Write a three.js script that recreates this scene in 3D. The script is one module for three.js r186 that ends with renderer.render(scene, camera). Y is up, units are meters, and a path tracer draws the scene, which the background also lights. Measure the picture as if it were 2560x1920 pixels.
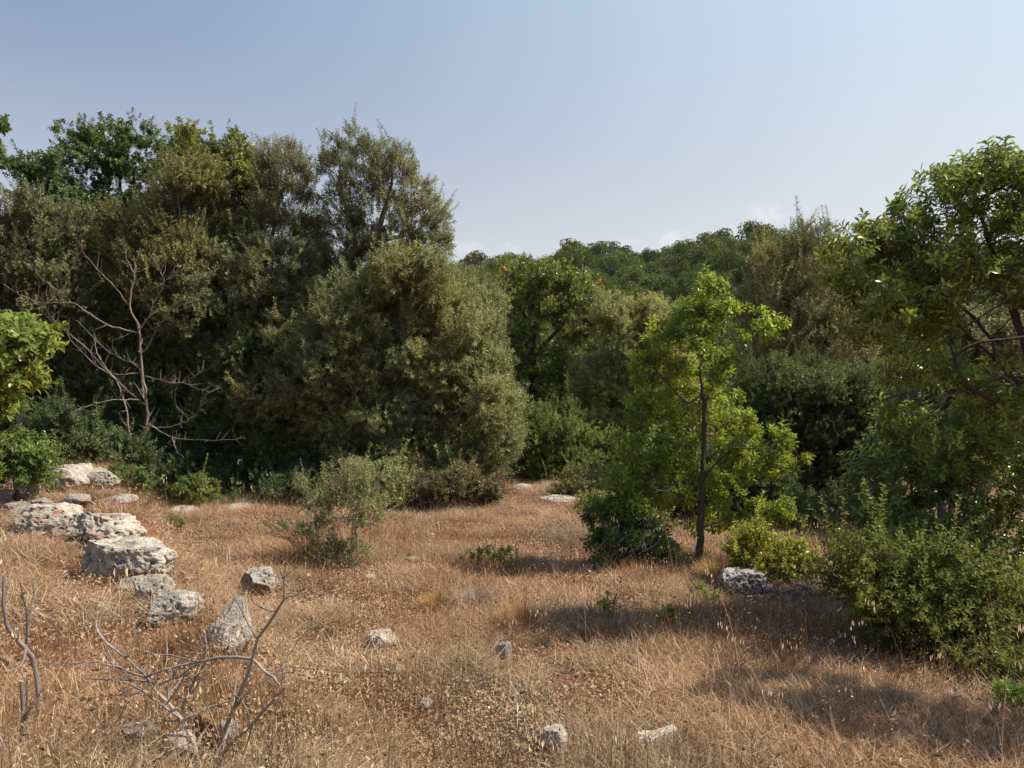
import * as THREE from 'three';
import { mergeGeometries, mergeVertices } from 'three/addons/utils/BufferGeometryUtils.js';
import { ImprovedNoise } from 'three/addons/math/ImprovedNoise.js';

// ---------------------------------------------------------------- camera, sky, sun, exposure
const scene = new THREE.Scene();
const PITCH = THREE.MathUtils.degToRad(-4.4), EYE = 1.6, FPX = 2059;      // FPX: focal length in pixels of the 2560 x 1920 photograph
const camera = new THREE.PerspectiveCamera(50, 4 / 3, 0.1, 4000);
camera.position.set(0, EYE, 0);
camera.rotation.x = PITCH;
camera.updateMatrixWorld();

const EXPOSURE = 1.65;
const SUN = new THREE.Vector3(0.63, 0.76, -0.07).normalize();
const sun = new THREE.DirectionalLight(new THREE.Color(1.0, 0.925, 0.80), 5.0);
sun.position.copy(SUN).multiplyScalar(60);
sun.castShadow = true;
sun.shadow.mapSize.set(4096, 4096);
sun.shadow.camera.left = -30; sun.shadow.camera.right = 30; sun.shadow.camera.top = 30; sun.shadow.camera.bottom = -30;
sun.shadow.camera.far = 200;
sun.shadow.radius = 1.2;
scene.add(sun); scene.add(sun.target);

const noise = new ImprovedNoise();
const N3 = (x, y, z) => noise.noise(x + 13.7, y + 7.3, z + 3.1);
function fbm(x, y, z, o = 4) { let s = 0, a = 0.5; for (let i = 0; i < o; i++) { s += a * N3(x, y, z); x *= 2.03; y *= 2.03; z *= 2.03; a *= 0.5; } return s; }
function rng(seed) { let a = seed * 2654435761 >>> 0; return () => { a = a + 0x6D2B79F5 | 0; let t = Math.imul(a ^ a >>> 15, 1 | a); t = t + Math.imul(t ^ t >>> 7, 61 | t) ^ t; return ((t ^ t >>> 14) >>> 0) / 4294967296; }; }
const gauss = (R) => (R() + R() + R() + R() - 2) * 0.87;
const clamp = (v, a, b) => Math.min(b, Math.max(a, v));
const sstep = (a, b, v) => { const t = clamp((v - a) / (b - a), 0, 1); return t * t * (3 - 2 * t); };
const mix = (a, b, t) => a + (b - a) * t;

{ // clear hazy summer sky: deep blue away from the sun, pale towards it and towards the horizon, a few small cumulus tops low down
  const W = 2048, H = 1024, d = new Float32Array(W * H * 4);
  const puffs = [[-3.2, 5.1, 1.5, 0.55, 0.5], [-3.9, 3.7, 1.3, 0.6, 0.6], [-0.2, 5.0, 1.0, 0.7, 0.5], [7.9, 5.3, 1.3, 0.45, 0.4], [11.0, 5.6, 1.5, 0.75, 0.75], [17.2, 7.1, 1.7, 0.62, 0.62], [-21, 4.2, 3, 0.8, 0.5], [46, 6.0, 3, 0.8, 0.5], [75, 5, 3, 0.9, 0.5], [120, 5.5, 3, 0.9, 0.5], [170, 5, 3, 0.9, 0.5], [-80, 5, 3, 0.9, 0.5], [-130, 6, 3, 0.9, 0.5]];
  for (let j = 0; j < H; j++) {
    const el = ((j + 0.5) / H - 0.5) * Math.PI, sy = Math.sin(el), ce = Math.cos(el);
    for (let i = 0; i < W; i++) {
      const lon = ((i + 0.5) / W - 0.5) * 2 * Math.PI, x = Math.cos(lon) * ce, z = Math.sin(lon) * ce;
      const cosg = x * SUN.x + sy * SUN.y + z * SUN.z, g = Math.acos(clamp(cosg, -1, 1));
      const e = Math.max(el, 0);
      const hz = Math.exp(-e / 0.27);                                   // whitening towards the horizon
      const near = sstep(1.62, 0.80, g), high = sstep(0.45, 1.4, e) * 0.55;  // paler nearer the sun, deeper overhead
      let r = mix(mix(mix(0.045, 0.535, near), 0.19, high), mix(0.83, 0.99, near), hz);
      let gg = mix(mix(mix(0.165, 0.715, near), 0.33, high), mix(0.84, 0.975, near), hz);
      let b = mix(mix(mix(0.43, 0.92, near), 0.62, high), mix(0.835, 0.905, near), hz);
      const au = 0.55 * Math.exp(-g / 0.20); r += au; gg += au * 0.97; b += au * 0.9;
      if (el > 0 && el < 0.2) {
        const az = Math.atan2(x, -z) * 57.2958, ed = el * 57.2958;
        for (const [pa, pe, wa, we, s] of puffs) {
          const u = (az - pa) / wa, v = (ed - pe) / we;
          if (Math.abs(u) > 1.7 || Math.abs(v) > 1.7) continue;
          const f = fbm(az * 1.7 + pa, ed * 2.6, 4.2, 5) * 2.4;
          const m = sstep(0.1, 0.85, 1 - (u * u + (v > 0 ? v * v : v * v * 0.55)) + f * 0.8 - 0.25) * s;
          r = mix(r, 0.84, m); gg = mix(gg, 0.84, m); b = mix(b, 0.87, m);
        }
      }
      if (el < 0) { const t = sstep(0, -0.12, el); r = mix(r, 0.22, t); gg = mix(gg, 0.17, t); b = mix(b, 0.11, t); }
      const k = (j * W + i) * 4; d[k] = r / EXPOSURE; d[k + 1] = gg / EXPOSURE; d[k + 2] = b / EXPOSURE; d[k + 3] = 1;
    }
  }
  const sky = new THREE.DataTexture(d, W, H, THREE.RGBAFormat, THREE.FloatType);
  sky.mapping = THREE.EquirectangularReflectionMapping; sky.magFilter = sky.minFilter = THREE.LinearFilter; sky.needsUpdate = true;
  scene.background = sky; scene.environment = sky;
}
const renderer = new THREE.WebGLRenderer({ antialias: true });
renderer.toneMapping = THREE.LinearToneMapping;
renderer.toneMappingExposure = EXPOSURE;
renderer.shadowMap.enabled = true;
scene.fog = new THREE.FogExp2(new THREE.Color().setRGB(0.80, 0.86, 0.95), 0.00007);

// ---------------------------------------------------------------- terrain
const HILL = [[-60, 5], [-30, 3.6], [-14, 3.2], [-6, 3.4], [0, 4.6], [5, 5.2], [10, 5.2], [12, 5.5], [14.5, 5.8], [17, 6.0], [20, 5.6], [24, 5.1], [30, 5.0], [60, 6]];    // skyline elevation by azimuth, degrees
function skyline(az) { for (let i = 1; i < HILL.length; i++) if (az <= HILL[i][0]) { const a = HILL[i - 1], b = HILL[i]; return mix(a[1], b[1], sstep(0, 1, (az - a[0]) / (b[0] - a[0]))); } return 6; }
function height(x, z) {
  const d = -z, r = Math.hypot(x, z);
  let h = -0.085 * clamp(d, -60, 16);
  if (d > 13) h -= 6.0 * sstep(13, 42, d);
  // left bank that the rocks hold up: left of the line (-1.35, 4.2) - (-4.3, 8.6)
  const lx = -2.5, ld = 4.4, L = Math.hypot(lx, ld), s = -((x + 1.35) * ld - (d - 4.2) * lx) / L;
  h += (0.42 + 0.28 * sstep(5, 9, d)) * sstep(-0.3, 0.4, s) * sstep(30, 12, d) * sstep(-8, 0, d);
  if (r > 38) {
    const az = Math.atan2(x, d) * 57.2958, front = sstep(100, 55, Math.abs(az));
    const top = Math.tan(skyline(clamp(az, -59, 59)) / 57.2958) * 172 + EYE - 5.5;
    h = mix(h, top, sstep(38, 176, r) * front);
    h -= Math.max(0, r - 185) * 0.04 * front;
  }
  h += 0.05 * fbm(x * 0.55, 0.3, z * 0.55, 4) + 0.018 * fbm(x * 3.1, 1.7, z * 3.1, 3);
  if (r > 25) h += 1.4 * fbm(x * 0.03, 5.5, z * 0.03, 3) * sstep(25, 60, r);
  return h;
}
const COSP = Math.cos(PITCH), SINP = Math.sin(PITCH);
function ray(px, py) { const cx = (px - 1280) / FPX, cy = -(py - 960) / FPX; return new THREE.Vector3(cx, cy * COSP + SINP, cy * SINP - COSP); }
function P(px, py, d) { const v = ray(px, py); return v.multiplyScalar(d / -v.z).add(camera.position); }        // the point d metres ahead
function G(px, py) {                                                                                               // the ground seen there
  const v = ray(px, py); let t = 0.5;
  for (let i = 0; i < 4000; i++) { const x = v.x * t, y = EYE + v.y * t, z = v.z * t; if (y <= height(x, z)) break; t += 0.01 + t * 0.002; }
  const x = v.x * t, z = v.z * t; return new THREE.Vector3(x, height(x, z), z);
}
const onGround = (x, z, dy = 0) => new THREE.Vector3(x, height(x, z) + dy, z);

// ---------------------------------------------------------------- naming and tagging
const used = new Map();
function numbered(n) { const k = used.get(n) || 0; used.set(n, k + 1); return k ? `${n}_${String(k).padStart(3, '0')}` : n; }
function tag(o, label, category, group) { o.userData.label = label; o.userData.category = category; if (group) o.userData.group = group; return o; }
function thing(name, label, category, pos, group) { const o = new THREE.Group(); o.name = numbered(name); o.position.copy(pos); scene.add(o); return tag(o, label, category, group); }
function mesh(name, geo, mat, parent) { const m = new THREE.Mesh(geo, mat); m.name = name; m.castShadow = m.receiveShadow = true; parent.add(m); return m; }
function inst(name, geo, mat, mats, cols, parent) {
  const m = new THREE.InstancedMesh(geo, mat, mats.length); m.name = name; m.castShadow = m.receiveShadow = true;
  for (let i = 0; i < mats.length; i++) { m.setMatrixAt(i, mats[i]); if (cols) m.setColorAt(i, cols[i]); }
  m.userData.kind = 'stuff'; parent.add(m); return m;
}
function rebase(o, b) { o.position.copy(b); for (const c of o.isMesh ? [o] : o.children) c.geometry.translate(-b.x, -b.y, -b.z); }      // puts a thing's origin at its foot
const V = (x, y, z) => new THREE.Vector3(x, y, z);

// ---------------------------------------------------------------- materials
const C = (r, g, b) => new THREE.Color().setRGB(r, g, b);
function noiseTex(size, fn, srgb) {
  const d = new Uint8Array(size * size * 4);
  for (let j = 0; j < size; j++) for (let i = 0; i < size; i++) { const c = fn(i / size, j / size), k = (j * size + i) * 4; d[k] = c[0]; d[k + 1] = c[1]; d[k + 2] = c[2]; d[k + 3] = 255; }
  const t = new THREE.DataTexture(d, size, size, THREE.RGBAFormat); t.wrapS = t.wrapT = THREE.RepeatWrapping; t.magFilter = THREE.LinearFilter; t.minFilter = THREE.LinearMipmapLinearFilter; t.generateMipmaps = true;
  if (srgb) t.colorSpace = THREE.SRGBColorSpace; t.needsUpdate = true; return t;
}
const TP = Math.PI * 2;
const torus = (u, v, f, o) => fbm(Math.cos(u * TP) * f + 4, Math.sin(u * TP) * f + Math.cos(v * TP) * f, Math.sin(v * TP) * f + 9, o);
const barkTex = noiseTex(256, (u, v) => { const n = torus(u, v, 2.2, 5), r = Math.abs(torus(u * 3 % 1, v, 1.2, 4)) * 2; const q = clamp(150 + n * 190 - (r < 0.12 ? 80 * (1 - r / 0.12) : 0), 30, 255); return [q, q, q]; });
const stoneBump = noiseTex(512, (u, v) => { const n = torus(u, v, 3, 6), m = torus(v, u, 7, 5); const q = clamp(140 + n * 160 + m * 120 - (m < -0.22 ? 90 : 0), 0, 255); return [q, q, q]; });
const leafMat = (gloss, through = 0.42) => new THREE.MeshPhysicalMaterial({ vertexColors: true, roughness: 1, side: THREE.DoubleSide, transmission: through, thickness: 0, clearcoat: gloss, clearcoatRoughness: 0.27, specularIntensity: 0.3, ior: 1.4 });
const M = {
  glossyLeaf: leafMat(0.75, 0.42), dullLeaf: leafMat(0.14, 0.40), softLeaf: leafMat(0.3, 0.5),
  bark: new THREE.MeshStandardMaterial({ color: C(0.085, 0.068, 0.052), roughness: 0.95, bumpMap: barkTex, bumpScale: 0.012 }),
  greyBark: new THREE.MeshStandardMaterial({ color: C(0.19, 0.165, 0.135), roughness: 0.95, bumpMap: barkTex, bumpScale: 0.008 }),
  deadBark: new THREE.MeshStandardMaterial({ vertexColors: true, roughness: 0.9, bumpMap: barkTex, bumpScale: 0.004 }),
  straw: new THREE.MeshPhysicalMaterial({ vertexColors: true, roughness: 1, side: THREE.DoubleSide, transmission: 0.25, thickness: 0, specularIntensity: 0.3 }),
  stone: new THREE.MeshStandardMaterial({ vertexColors: true, roughness: 0.93, bumpMap: stoneBump, bumpScale: 0.012 }),
};

// ---------------------------------------------------------------- small geometry builder with vertex colours
class Geo {
  constructor() { this.p = []; this.c = []; }
  tri(a, b, c, col) { for (const v of [a, b, c]) { this.p.push(v.x, v.y, v.z); this.c.push(col[0], col[1], col[2]); } }
  build() { const g = new THREE.BufferGeometry(); g.setAttribute('position', new THREE.Float32BufferAttribute(this.p, 3)); g.setAttribute('color', new THREE.Float32BufferAttribute(this.c, 3)); g.computeVertexNormals(); return g; }
}
// a leaf along +y from the origin, upper face +z. half: outline as [along, half width]
const OUT = {
  oak: [[0.10, 0.03], [0.22, 0.14], [0.29, 0.08], [0.42, 0.23], [0.49, 0.13], [0.63, 0.27], [0.70, 0.15], [0.84, 0.17], [1, 0]],
  ovate: [[0.12, 0.10], [0.35, 0.25], [0.65, 0.22], [1, 0]],
  diamond: [[0.06, 0.02], [0.5, 0.27], [1, 0]],
  olive: [[0.05, 0.02], [0.45, 0.13], [1, 0]],
};
function leaf(geo, m, L, kind, fold, curl, col, wide = 1) {
  const o = OUT[kind], n = o.length, pts = [];
  const mid = (t) => V(0, t * L, -curl * L * t * t).applyMatrix4(m);
  const edge = (t, w, s) => V(s * w * wide * L, t * L, fold * w * wide * L - curl * L * t * t).applyMatrix4(m);
  for (const s of [-1, 1]) {
    let pm = mid(0), pe = mid(0.0);
    for (let i = 0; i < n; i++) {
      const nm = mid(o[i][0]), ne = edge(o[i][0], o[i][1], s);
      const k = 0.92 + 0.16 * ((i + (s > 0 ? 1 : 0)) % 2);
      const cc = [col[0] * k, col[1] * k, col[2] * k];
      if (i === 0) geo.tri(pm, s > 0 ? ne : nm, s > 0 ? nm : ne, cc);
      else if (i === n - 1) geo.tri(pm, s > 0 ? pe : ne, s > 0 ? ne : pe, cc);
      else { geo.tri(pm, s > 0 ? pe : ne, s > 0 ? ne : pe, cc); geo.tri(pm, s > 0 ? ne : nm, s > 0 ? nm : ne, cc); }
      pm = nm; pe = ne;
    }
  }
}
function twig(geo, a, b, r, col) { // three-sided
  const d = b.clone().sub(a).normalize(), u = V(d.y, d.z, d.x).cross(d).normalize(), w = d.clone().cross(u), q = [];
  for (let k = 0; k < 3; k++) { const o = u.clone().multiplyScalar(Math.cos(k * TP / 3)).addScaledVector(w, Math.sin(k * TP / 3)); q.push([a.clone().addScaledVector(o, r), b.clone().addScaledVector(o, r * 0.5)]); }
  for (let k = 0; k < 3; k++) { const A = q[k], B = q[(k + 1) % 3]; geo.tri(A[0], B[0], B[1], col); geo.tri(A[0], B[1], A[1], col); }
}
const basis = (dir, roll) => { const y = dir.clone().normalize(); let x = Math.abs(y.y) > 0.95 ? V(1, 0, 0) : V(0, 1, 0); x = x.cross(y).normalize(); const z = x.clone().cross(y); const c = Math.cos(roll), s = Math.sin(roll); const x2 = x.clone().multiplyScalar(c).addScaledVector(z, s), z2 = x2.clone().cross(y); return new THREE.Matrix4().makeBasis(x2, y, z2); };
// a sprig: twig of length T along +y with n leaves; returns the geometry and each leaf's own matrix
function sprig(seed, { n, T, L, kind, tilt, droop = 0, fold = 0.35, curl = 0.12, tip = 0, cols, bark = [0.10, 0.075, 0.05], twigR = 0.0015, wide = 1, from = 0.15 }) {
  const R = rng(seed), g = new Geo(), leaves = [];
  twig(g, V(0, 0, 0), V(0, T * 0.97, 0), twigR, bark);
  for (let i = 0; i < n; i++) {
    let t = mix(from, 1, (i + R() * 0.6) / n); if (tip) t = Math.pow(t, 1 / (1 + tip));
    const az = i * 2.4 + R() * 0.9, inc = tilt * (0.75 + 0.5 * R()) * (t > 0.96 ? 0.4 : 1);
    const dir = V(Math.sin(inc) * Math.cos(az), Math.cos(inc) - droop * R(), Math.sin(inc) * Math.sin(az)).normalize();
    const m = basis(dir, 0); // face up: turn so that the upper face looks along +y as far as it can
    const z = V(0, 1, 0).addScaledVector(dir, -dir.y); if (z.lengthSq() < 1e-3) z.set(1, 0, 0); z.normalize().add(V(gauss(R), gauss(R), gauss(R)).multiplyScalar(0.35)); z.addScaledVector(dir, -z.dot(dir)).normalize();
    const x = dir.clone().cross(z); m.makeBasis(x, dir, z); m.setPosition(0, t * T, 0);
    const s = L * (0.7 + 0.45 * R()), q0 = cols[(R() * cols.length) | 0], v0 = R(), kv = v0 < 0.22 ? 0.62 : v0 > 0.8 ? 1.5 : 1, col = [q0[0] * kv, q0[1] * kv, q0[2] * kv];
    leaf(g, m, s, kind, fold * (0.5 + R()), curl * (0.3 + 1.4 * R()), col, wide);
    leaves.push({ m: m.clone().scale(V(s / L, s / L, s / L)), col });
  }
  return { geo: g.build(), leaves };
}
// leaf base colours (linear): oak greens, olive grey-greens, lentisk dark greens, sunny yellow-greens
const oakC = [[0.095, 0.128, 0.026], [0.11, 0.148, 0.028], [0.08, 0.112, 0.025], [0.13, 0.155, 0.032], [0.098, 0.122, 0.028]];
const oliveC = [[0.165, 0.172, 0.064], [0.14, 0.152, 0.056], [0.19, 0.188, 0.08], [0.165, 0.165, 0.062], [0.15, 0.138, 0.06], [0.27, 0.26, 0.15]];
const darkC = [[0.070, 0.09, 0.030], [0.082, 0.102, 0.034], [0.06, 0.08, 0.028], [0.10, 0.112, 0.042]];
const SP = {
  nearOak: [1, 2, 3].map((s) => sprig(s, { n: 9, T: 0.13, L: 0.055, kind: 'oak', tilt: 1.1, tip: 0.8, cols: oakC, wide: 0.85, twigR: 0.002, fold: 0.75, curl: 0.22 })),
  oak: [4, 5, 6].map((s) => sprig(s, { n: 12, T: 0.15, L: 0.058, kind: 'ovate', tilt: 1.1, tip: 0.7, cols: oakC, wide: 0.95, twigR: 0.002, fold: 0.6, curl: 0.2 })),
  youngOak: [14, 15, 16].map((s) => sprig(s, { n: 10, T: 0.11, L: 0.05, kind: 'oak', tilt: 1.15, tip: 0.8, cols: oakC.map((c) => [c[0] * 1.35, c[1] * 1.5, c[2]]), wide: 0.9, fold: 0.6, curl: 0.18 })),
  farOak: [7, 8].map((s) => sprig(s, { n: 13, T: 0.18, L: 0.068, kind: 'diamond', tilt: 1.1, tip: 0.5, cols: oakC, wide: 1.1, twigR: 0.003, fold: 0.6, curl: 0.2 })),
  olive: [9, 10, 11].map((s) => sprig(s, { n: 13, T: 0.15, L: 0.055, kind: 'olive', tilt: 0.95, curl: 0.08, fold: 0.3, cols: oliveC, bark: [0.14, 0.115, 0.085], wide: 1.15 })),
  small: [17, 18, 19].map((s) => sprig(s, { n: 16, T: 0.15, L: 0.034, kind: 'diamond', tilt: 1.05, cols: darkC, wide: 1.05, bark: [0.12, 0.09, 0.06], fold: 0.6 })),
  brown: [20, 21].map((s) => sprig(s, { n: 16, T: 0.16, L: 0.042, kind: 'diamond', tilt: 1.0, cols: [[0.165, 0.155, 0.052], [0.135, 0.142, 0.048], [0.19, 0.165, 0.07], [0.11, 0.122, 0.042]], wide: 0.85, bark: [0.12, 0.09, 0.06], fold: 0.5 })),
  spiny: [22, 23].map((s) => sprig(s, { n: 15, T: 0.12, L: 0.019, kind: 'diamond', tilt: 1.0, cols: [[0.20, 0.205, 0.125], [0.165, 0.175, 0.10], [0.24, 0.23, 0.15]], wide: 1.2, bark: [0.16, 0.13, 0.10], twigR: 0.0022 })),
  yellow: [24, 25].map((s) => sprig(s, { n: 14, T: 0.14, L: 0.032, kind: 'ovate', tilt: 1.0, cols: [[0.24, 0.24, 0.036], [0.19, 0.205, 0.032], [0.28, 0.255, 0.045], [0.16, 0.175, 0.028]], wide: 0.95, bark: [0.14, 0.10, 0.05], fold: 0.6 })),
  bright: [26, 27, 28].map((s) => sprig(s, { n: 10, T: 0.13, L: 0.062, kind: 'oak', tilt: 1.05, tip: 0.8, cols: [[0.22, 0.26, 0.045], [0.17, 0.22, 0.038], [0.27, 0.28, 0.055], [0.14, 0.19, 0.034]], wide: 1.0, fold: 0.6, curl: 0.2 })),
};
const TWIG = { nearOak: 0.13, oak: 0.15, youngOak: 0.11, farOak: 0.18, olive: 0.15, small: 0.15, brown: 0.16, spiny: 0.12, yellow: 0.14, bright: 0.13 };

// ---------------------------------------------------------------- branching by space colonization
function ballIn(R, bias) { let x, y, z, l; do { x = R() * 2 - 1; y = R() * 2 - 1; z = R() * 2 - 1; l = x * x + y * y + z * z; } while (l > 1 || l < 1e-4); l = Math.sqrt(l); const k = Math.pow(l, bias) / l; return V(x * k, y * k, z * k); }
function lobesOf(list, d0, depth) {       // [px, py, rx, ry, extra depth, rz]
  return list.map(([px, py, rx, ry, dd = 0, rz]) => { const d = d0 + dd, k = d / (FPX * 0.99); return { c: P(px, py, d), rx: rx * k, ry: ry * k, rz: rz ?? Math.max(depth, (rx + ry) * 0.5 * k) }; });
}
function grow(R, roots, attract, step, kill) {
  const nodes = [], kids = [];
  const add = (p, par) => { nodes.push({ p, par }); kids.push([]); if (par >= 0) kids[par].push(nodes.length - 1); return nodes.length - 1; };
  for (const path of roots) { let par = -1; if (path.join) { let bd = 1e9; nodes.forEach((q, i) => { const d = q.p.distanceToSquared(path.pts[0]); if (d < bd) { bd = d; par = i; } }); } for (let i = 0; i < path.pts.length; i++) {
    const q = path.pts[i]; if (par < 0) { par = add(q.clone(), -1); continue; }
    const a = nodes[par].p, L = a.distanceTo(q), n = Math.max(1, Math.round(L / step)), a0 = a.clone();
    for (let k = 1; k <= n; k++) { const p = a0.clone().lerp(q, k / n); if (k < n) p.add(V(gauss(R), gauss(R) * 0.4, gauss(R)).multiplyScalar(step * 0.10)); par = add(p, par); }
  } }
  const live = attract.map((p) => ({ p, best: -1, bd: 1e9 })); let done = 0;
  const relax = (from) => { for (const a of live) { if (!a.p) continue; for (let i = from; i < nodes.length; i++) { const d = a.p.distanceToSquared(nodes[i].p); if (d < a.bd) { a.bd = d; a.best = i; } } } };
  relax(0);
  const ends = [];
  for (let it = 0; it < 260 && done < live.length; it++) {
    const pull = new Map();
    for (const a of live) { if (!a.p) continue; const v = pull.get(a.best) || V(0, 0, 0); v.add(a.p.clone().sub(nodes[a.best].p).normalize()); pull.set(a.best, v); }
    const from = nodes.length;
    for (const [i, v] of pull) {
      const par = nodes[i].par, tr = par >= 0 ? nodes[i].p.clone().sub(nodes[par].p).normalize().multiplyScalar(0.35) : V(0, 0.4, 0);
      v.normalize().add(tr).add(V(gauss(R), gauss(R), gauss(R)).multiplyScalar(0.28)).normalize();
      const np = nodes[i].p.clone().addScaledVector(v, step);
      if (kids[i].some((k) => nodes[k].p.distanceToSquared(np) < step * step * 0.09)) { // stuck: go straight to the nearest attractor
        const a = live.find((q) => q.p && q.best === i); if (!a) continue; const dd = a.p.clone().sub(nodes[i].p), l = dd.length(); add(nodes[i].p.clone().addScaledVector(dd, Math.min(1, step / l)), i);
      } else add(np, i);
    }
    relax(from);
    for (const a of live) if (a.p && a.bd < kill * kill) { ends.push({ p: a.p, node: a.best }); a.p = null; done++; }
  }
  return { nodes, kids, ends };
}
function tubeGeo(pts, rad, sides, col) {
  const pos = [], uv = [], idx = [], cl = []; let n = V(1, 0, 0), len = 0;
  for (let i = 0; i < pts.length; i++) {
    const t = pts[Math.min(i + 1, pts.length - 1)].clone().sub(pts[Math.max(i - 1, 0)]).normalize();
    n = n.addScaledVector(t, -n.dot(t)); if (n.lengthSq() < 1e-4) n = V(t.y, -t.x, 0.1).addScaledVector(t, -V(t.y, -t.x, 0.1).dot(t)); n.normalize(); const b = t.clone().cross(n);
    if (i) len += pts[i].distanceTo(pts[i - 1]);
    for (let k = 0; k <= sides; k++) { const a = k / sides * TP, r = rad[i] * (1 + (sides > 5 ? 0.12 * Math.sin(a * 3 + i * 0.9) : 0)); pos.push(pts[i].x + (n.x * Math.cos(a) + b.x * Math.sin(a)) * r, pts[i].y + (n.y * Math.cos(a) + b.y * Math.sin(a)) * r, pts[i].z + (n.z * Math.cos(a) + b.z * Math.sin(a)) * r); uv.push(k / sides * Math.max(1, Math.round(rad[0] * 12)) , len * 2.5); if (col) { const c = col(pts[i], rad[i], a); cl.push(c[0], c[1], c[2]); } }
  }
  for (let i = 0; i < pts.length - 1; i++) for (let k = 0; k < sides; k++) { const a = i * (sides + 1) + k, b = a + sides + 1; idx.push(a, b, a + 1, a + 1, b, b + 1); }
  { const tipI = pos.length / 3, q = pts[pts.length - 1]; pos.push(q.x, q.y, q.z); uv.push(0, len * 2.5); if (col) cl.push(...col(q, rad[rad.length - 1], 0)); const a = (pts.length - 1) * (sides + 1); for (let k = 0; k < sides; k++) idx.push(a + k, tipI, a + k + 1); }
  const g = new THREE.BufferGeometry(); g.setAttribute('position', new THREE.Float32BufferAttribute(pos, 3)); g.setAttribute('uv', new THREE.Float32BufferAttribute(uv, 2)); if (col) g.setAttribute('color', new THREE.Float32BufferAttribute(cl, 3)); g.setIndex(idx); g.computeVertexNormals(); return g;
}
// chains of the branching, thick first: each { pts, rad, par chain }
function chains({ nodes, kids }, tipR, power, baseR) {
  const n = nodes.length, rad = new Float64Array(n);
  for (let i = n - 1; i >= 0; i--) { if (!kids[i].length) rad[i] = tipR; else { let s = 0; for (const k of kids[i]) s += Math.pow(rad[k], power); rad[i] = Math.pow(s, 1 / power); } }
  if (baseR) { let top = 0; for (let i = 0; i < n; i++) top = Math.max(top, rad[i]); const f = Math.log(baseR / tipR) / Math.log(Math.max(top, tipR * 1.5) / tipR); for (let i = 0; i < n; i++) rad[i] = tipR * Math.pow(rad[i] / tipR, f); }
  const out = [], stack = nodes.map((q, i) => q.par < 0 ? [i, -1] : null).filter(Boolean);
  while (stack.length) {
    const [s, from] = stack.pop(); const pts = [], rr = []; const me = out.length; let i = s;
    if (nodes[s].par >= 0) { pts.push(nodes[nodes[s].par].p); rr.push(rad[s]); }
    out.push({ pts, rad: rr, from });
    for (;;) { pts.push(nodes[i].p); rr.push(rad[i]); const k = kids[i]; if (!k.length) break; let b = k[0]; for (const c of k) if (rad[c] > rad[b]) b = c; for (const c of k) if (c !== b) stack.push([c, me]); i = b; }
  }
  return out;
}
const TRIS = { n: 0 };
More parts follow.
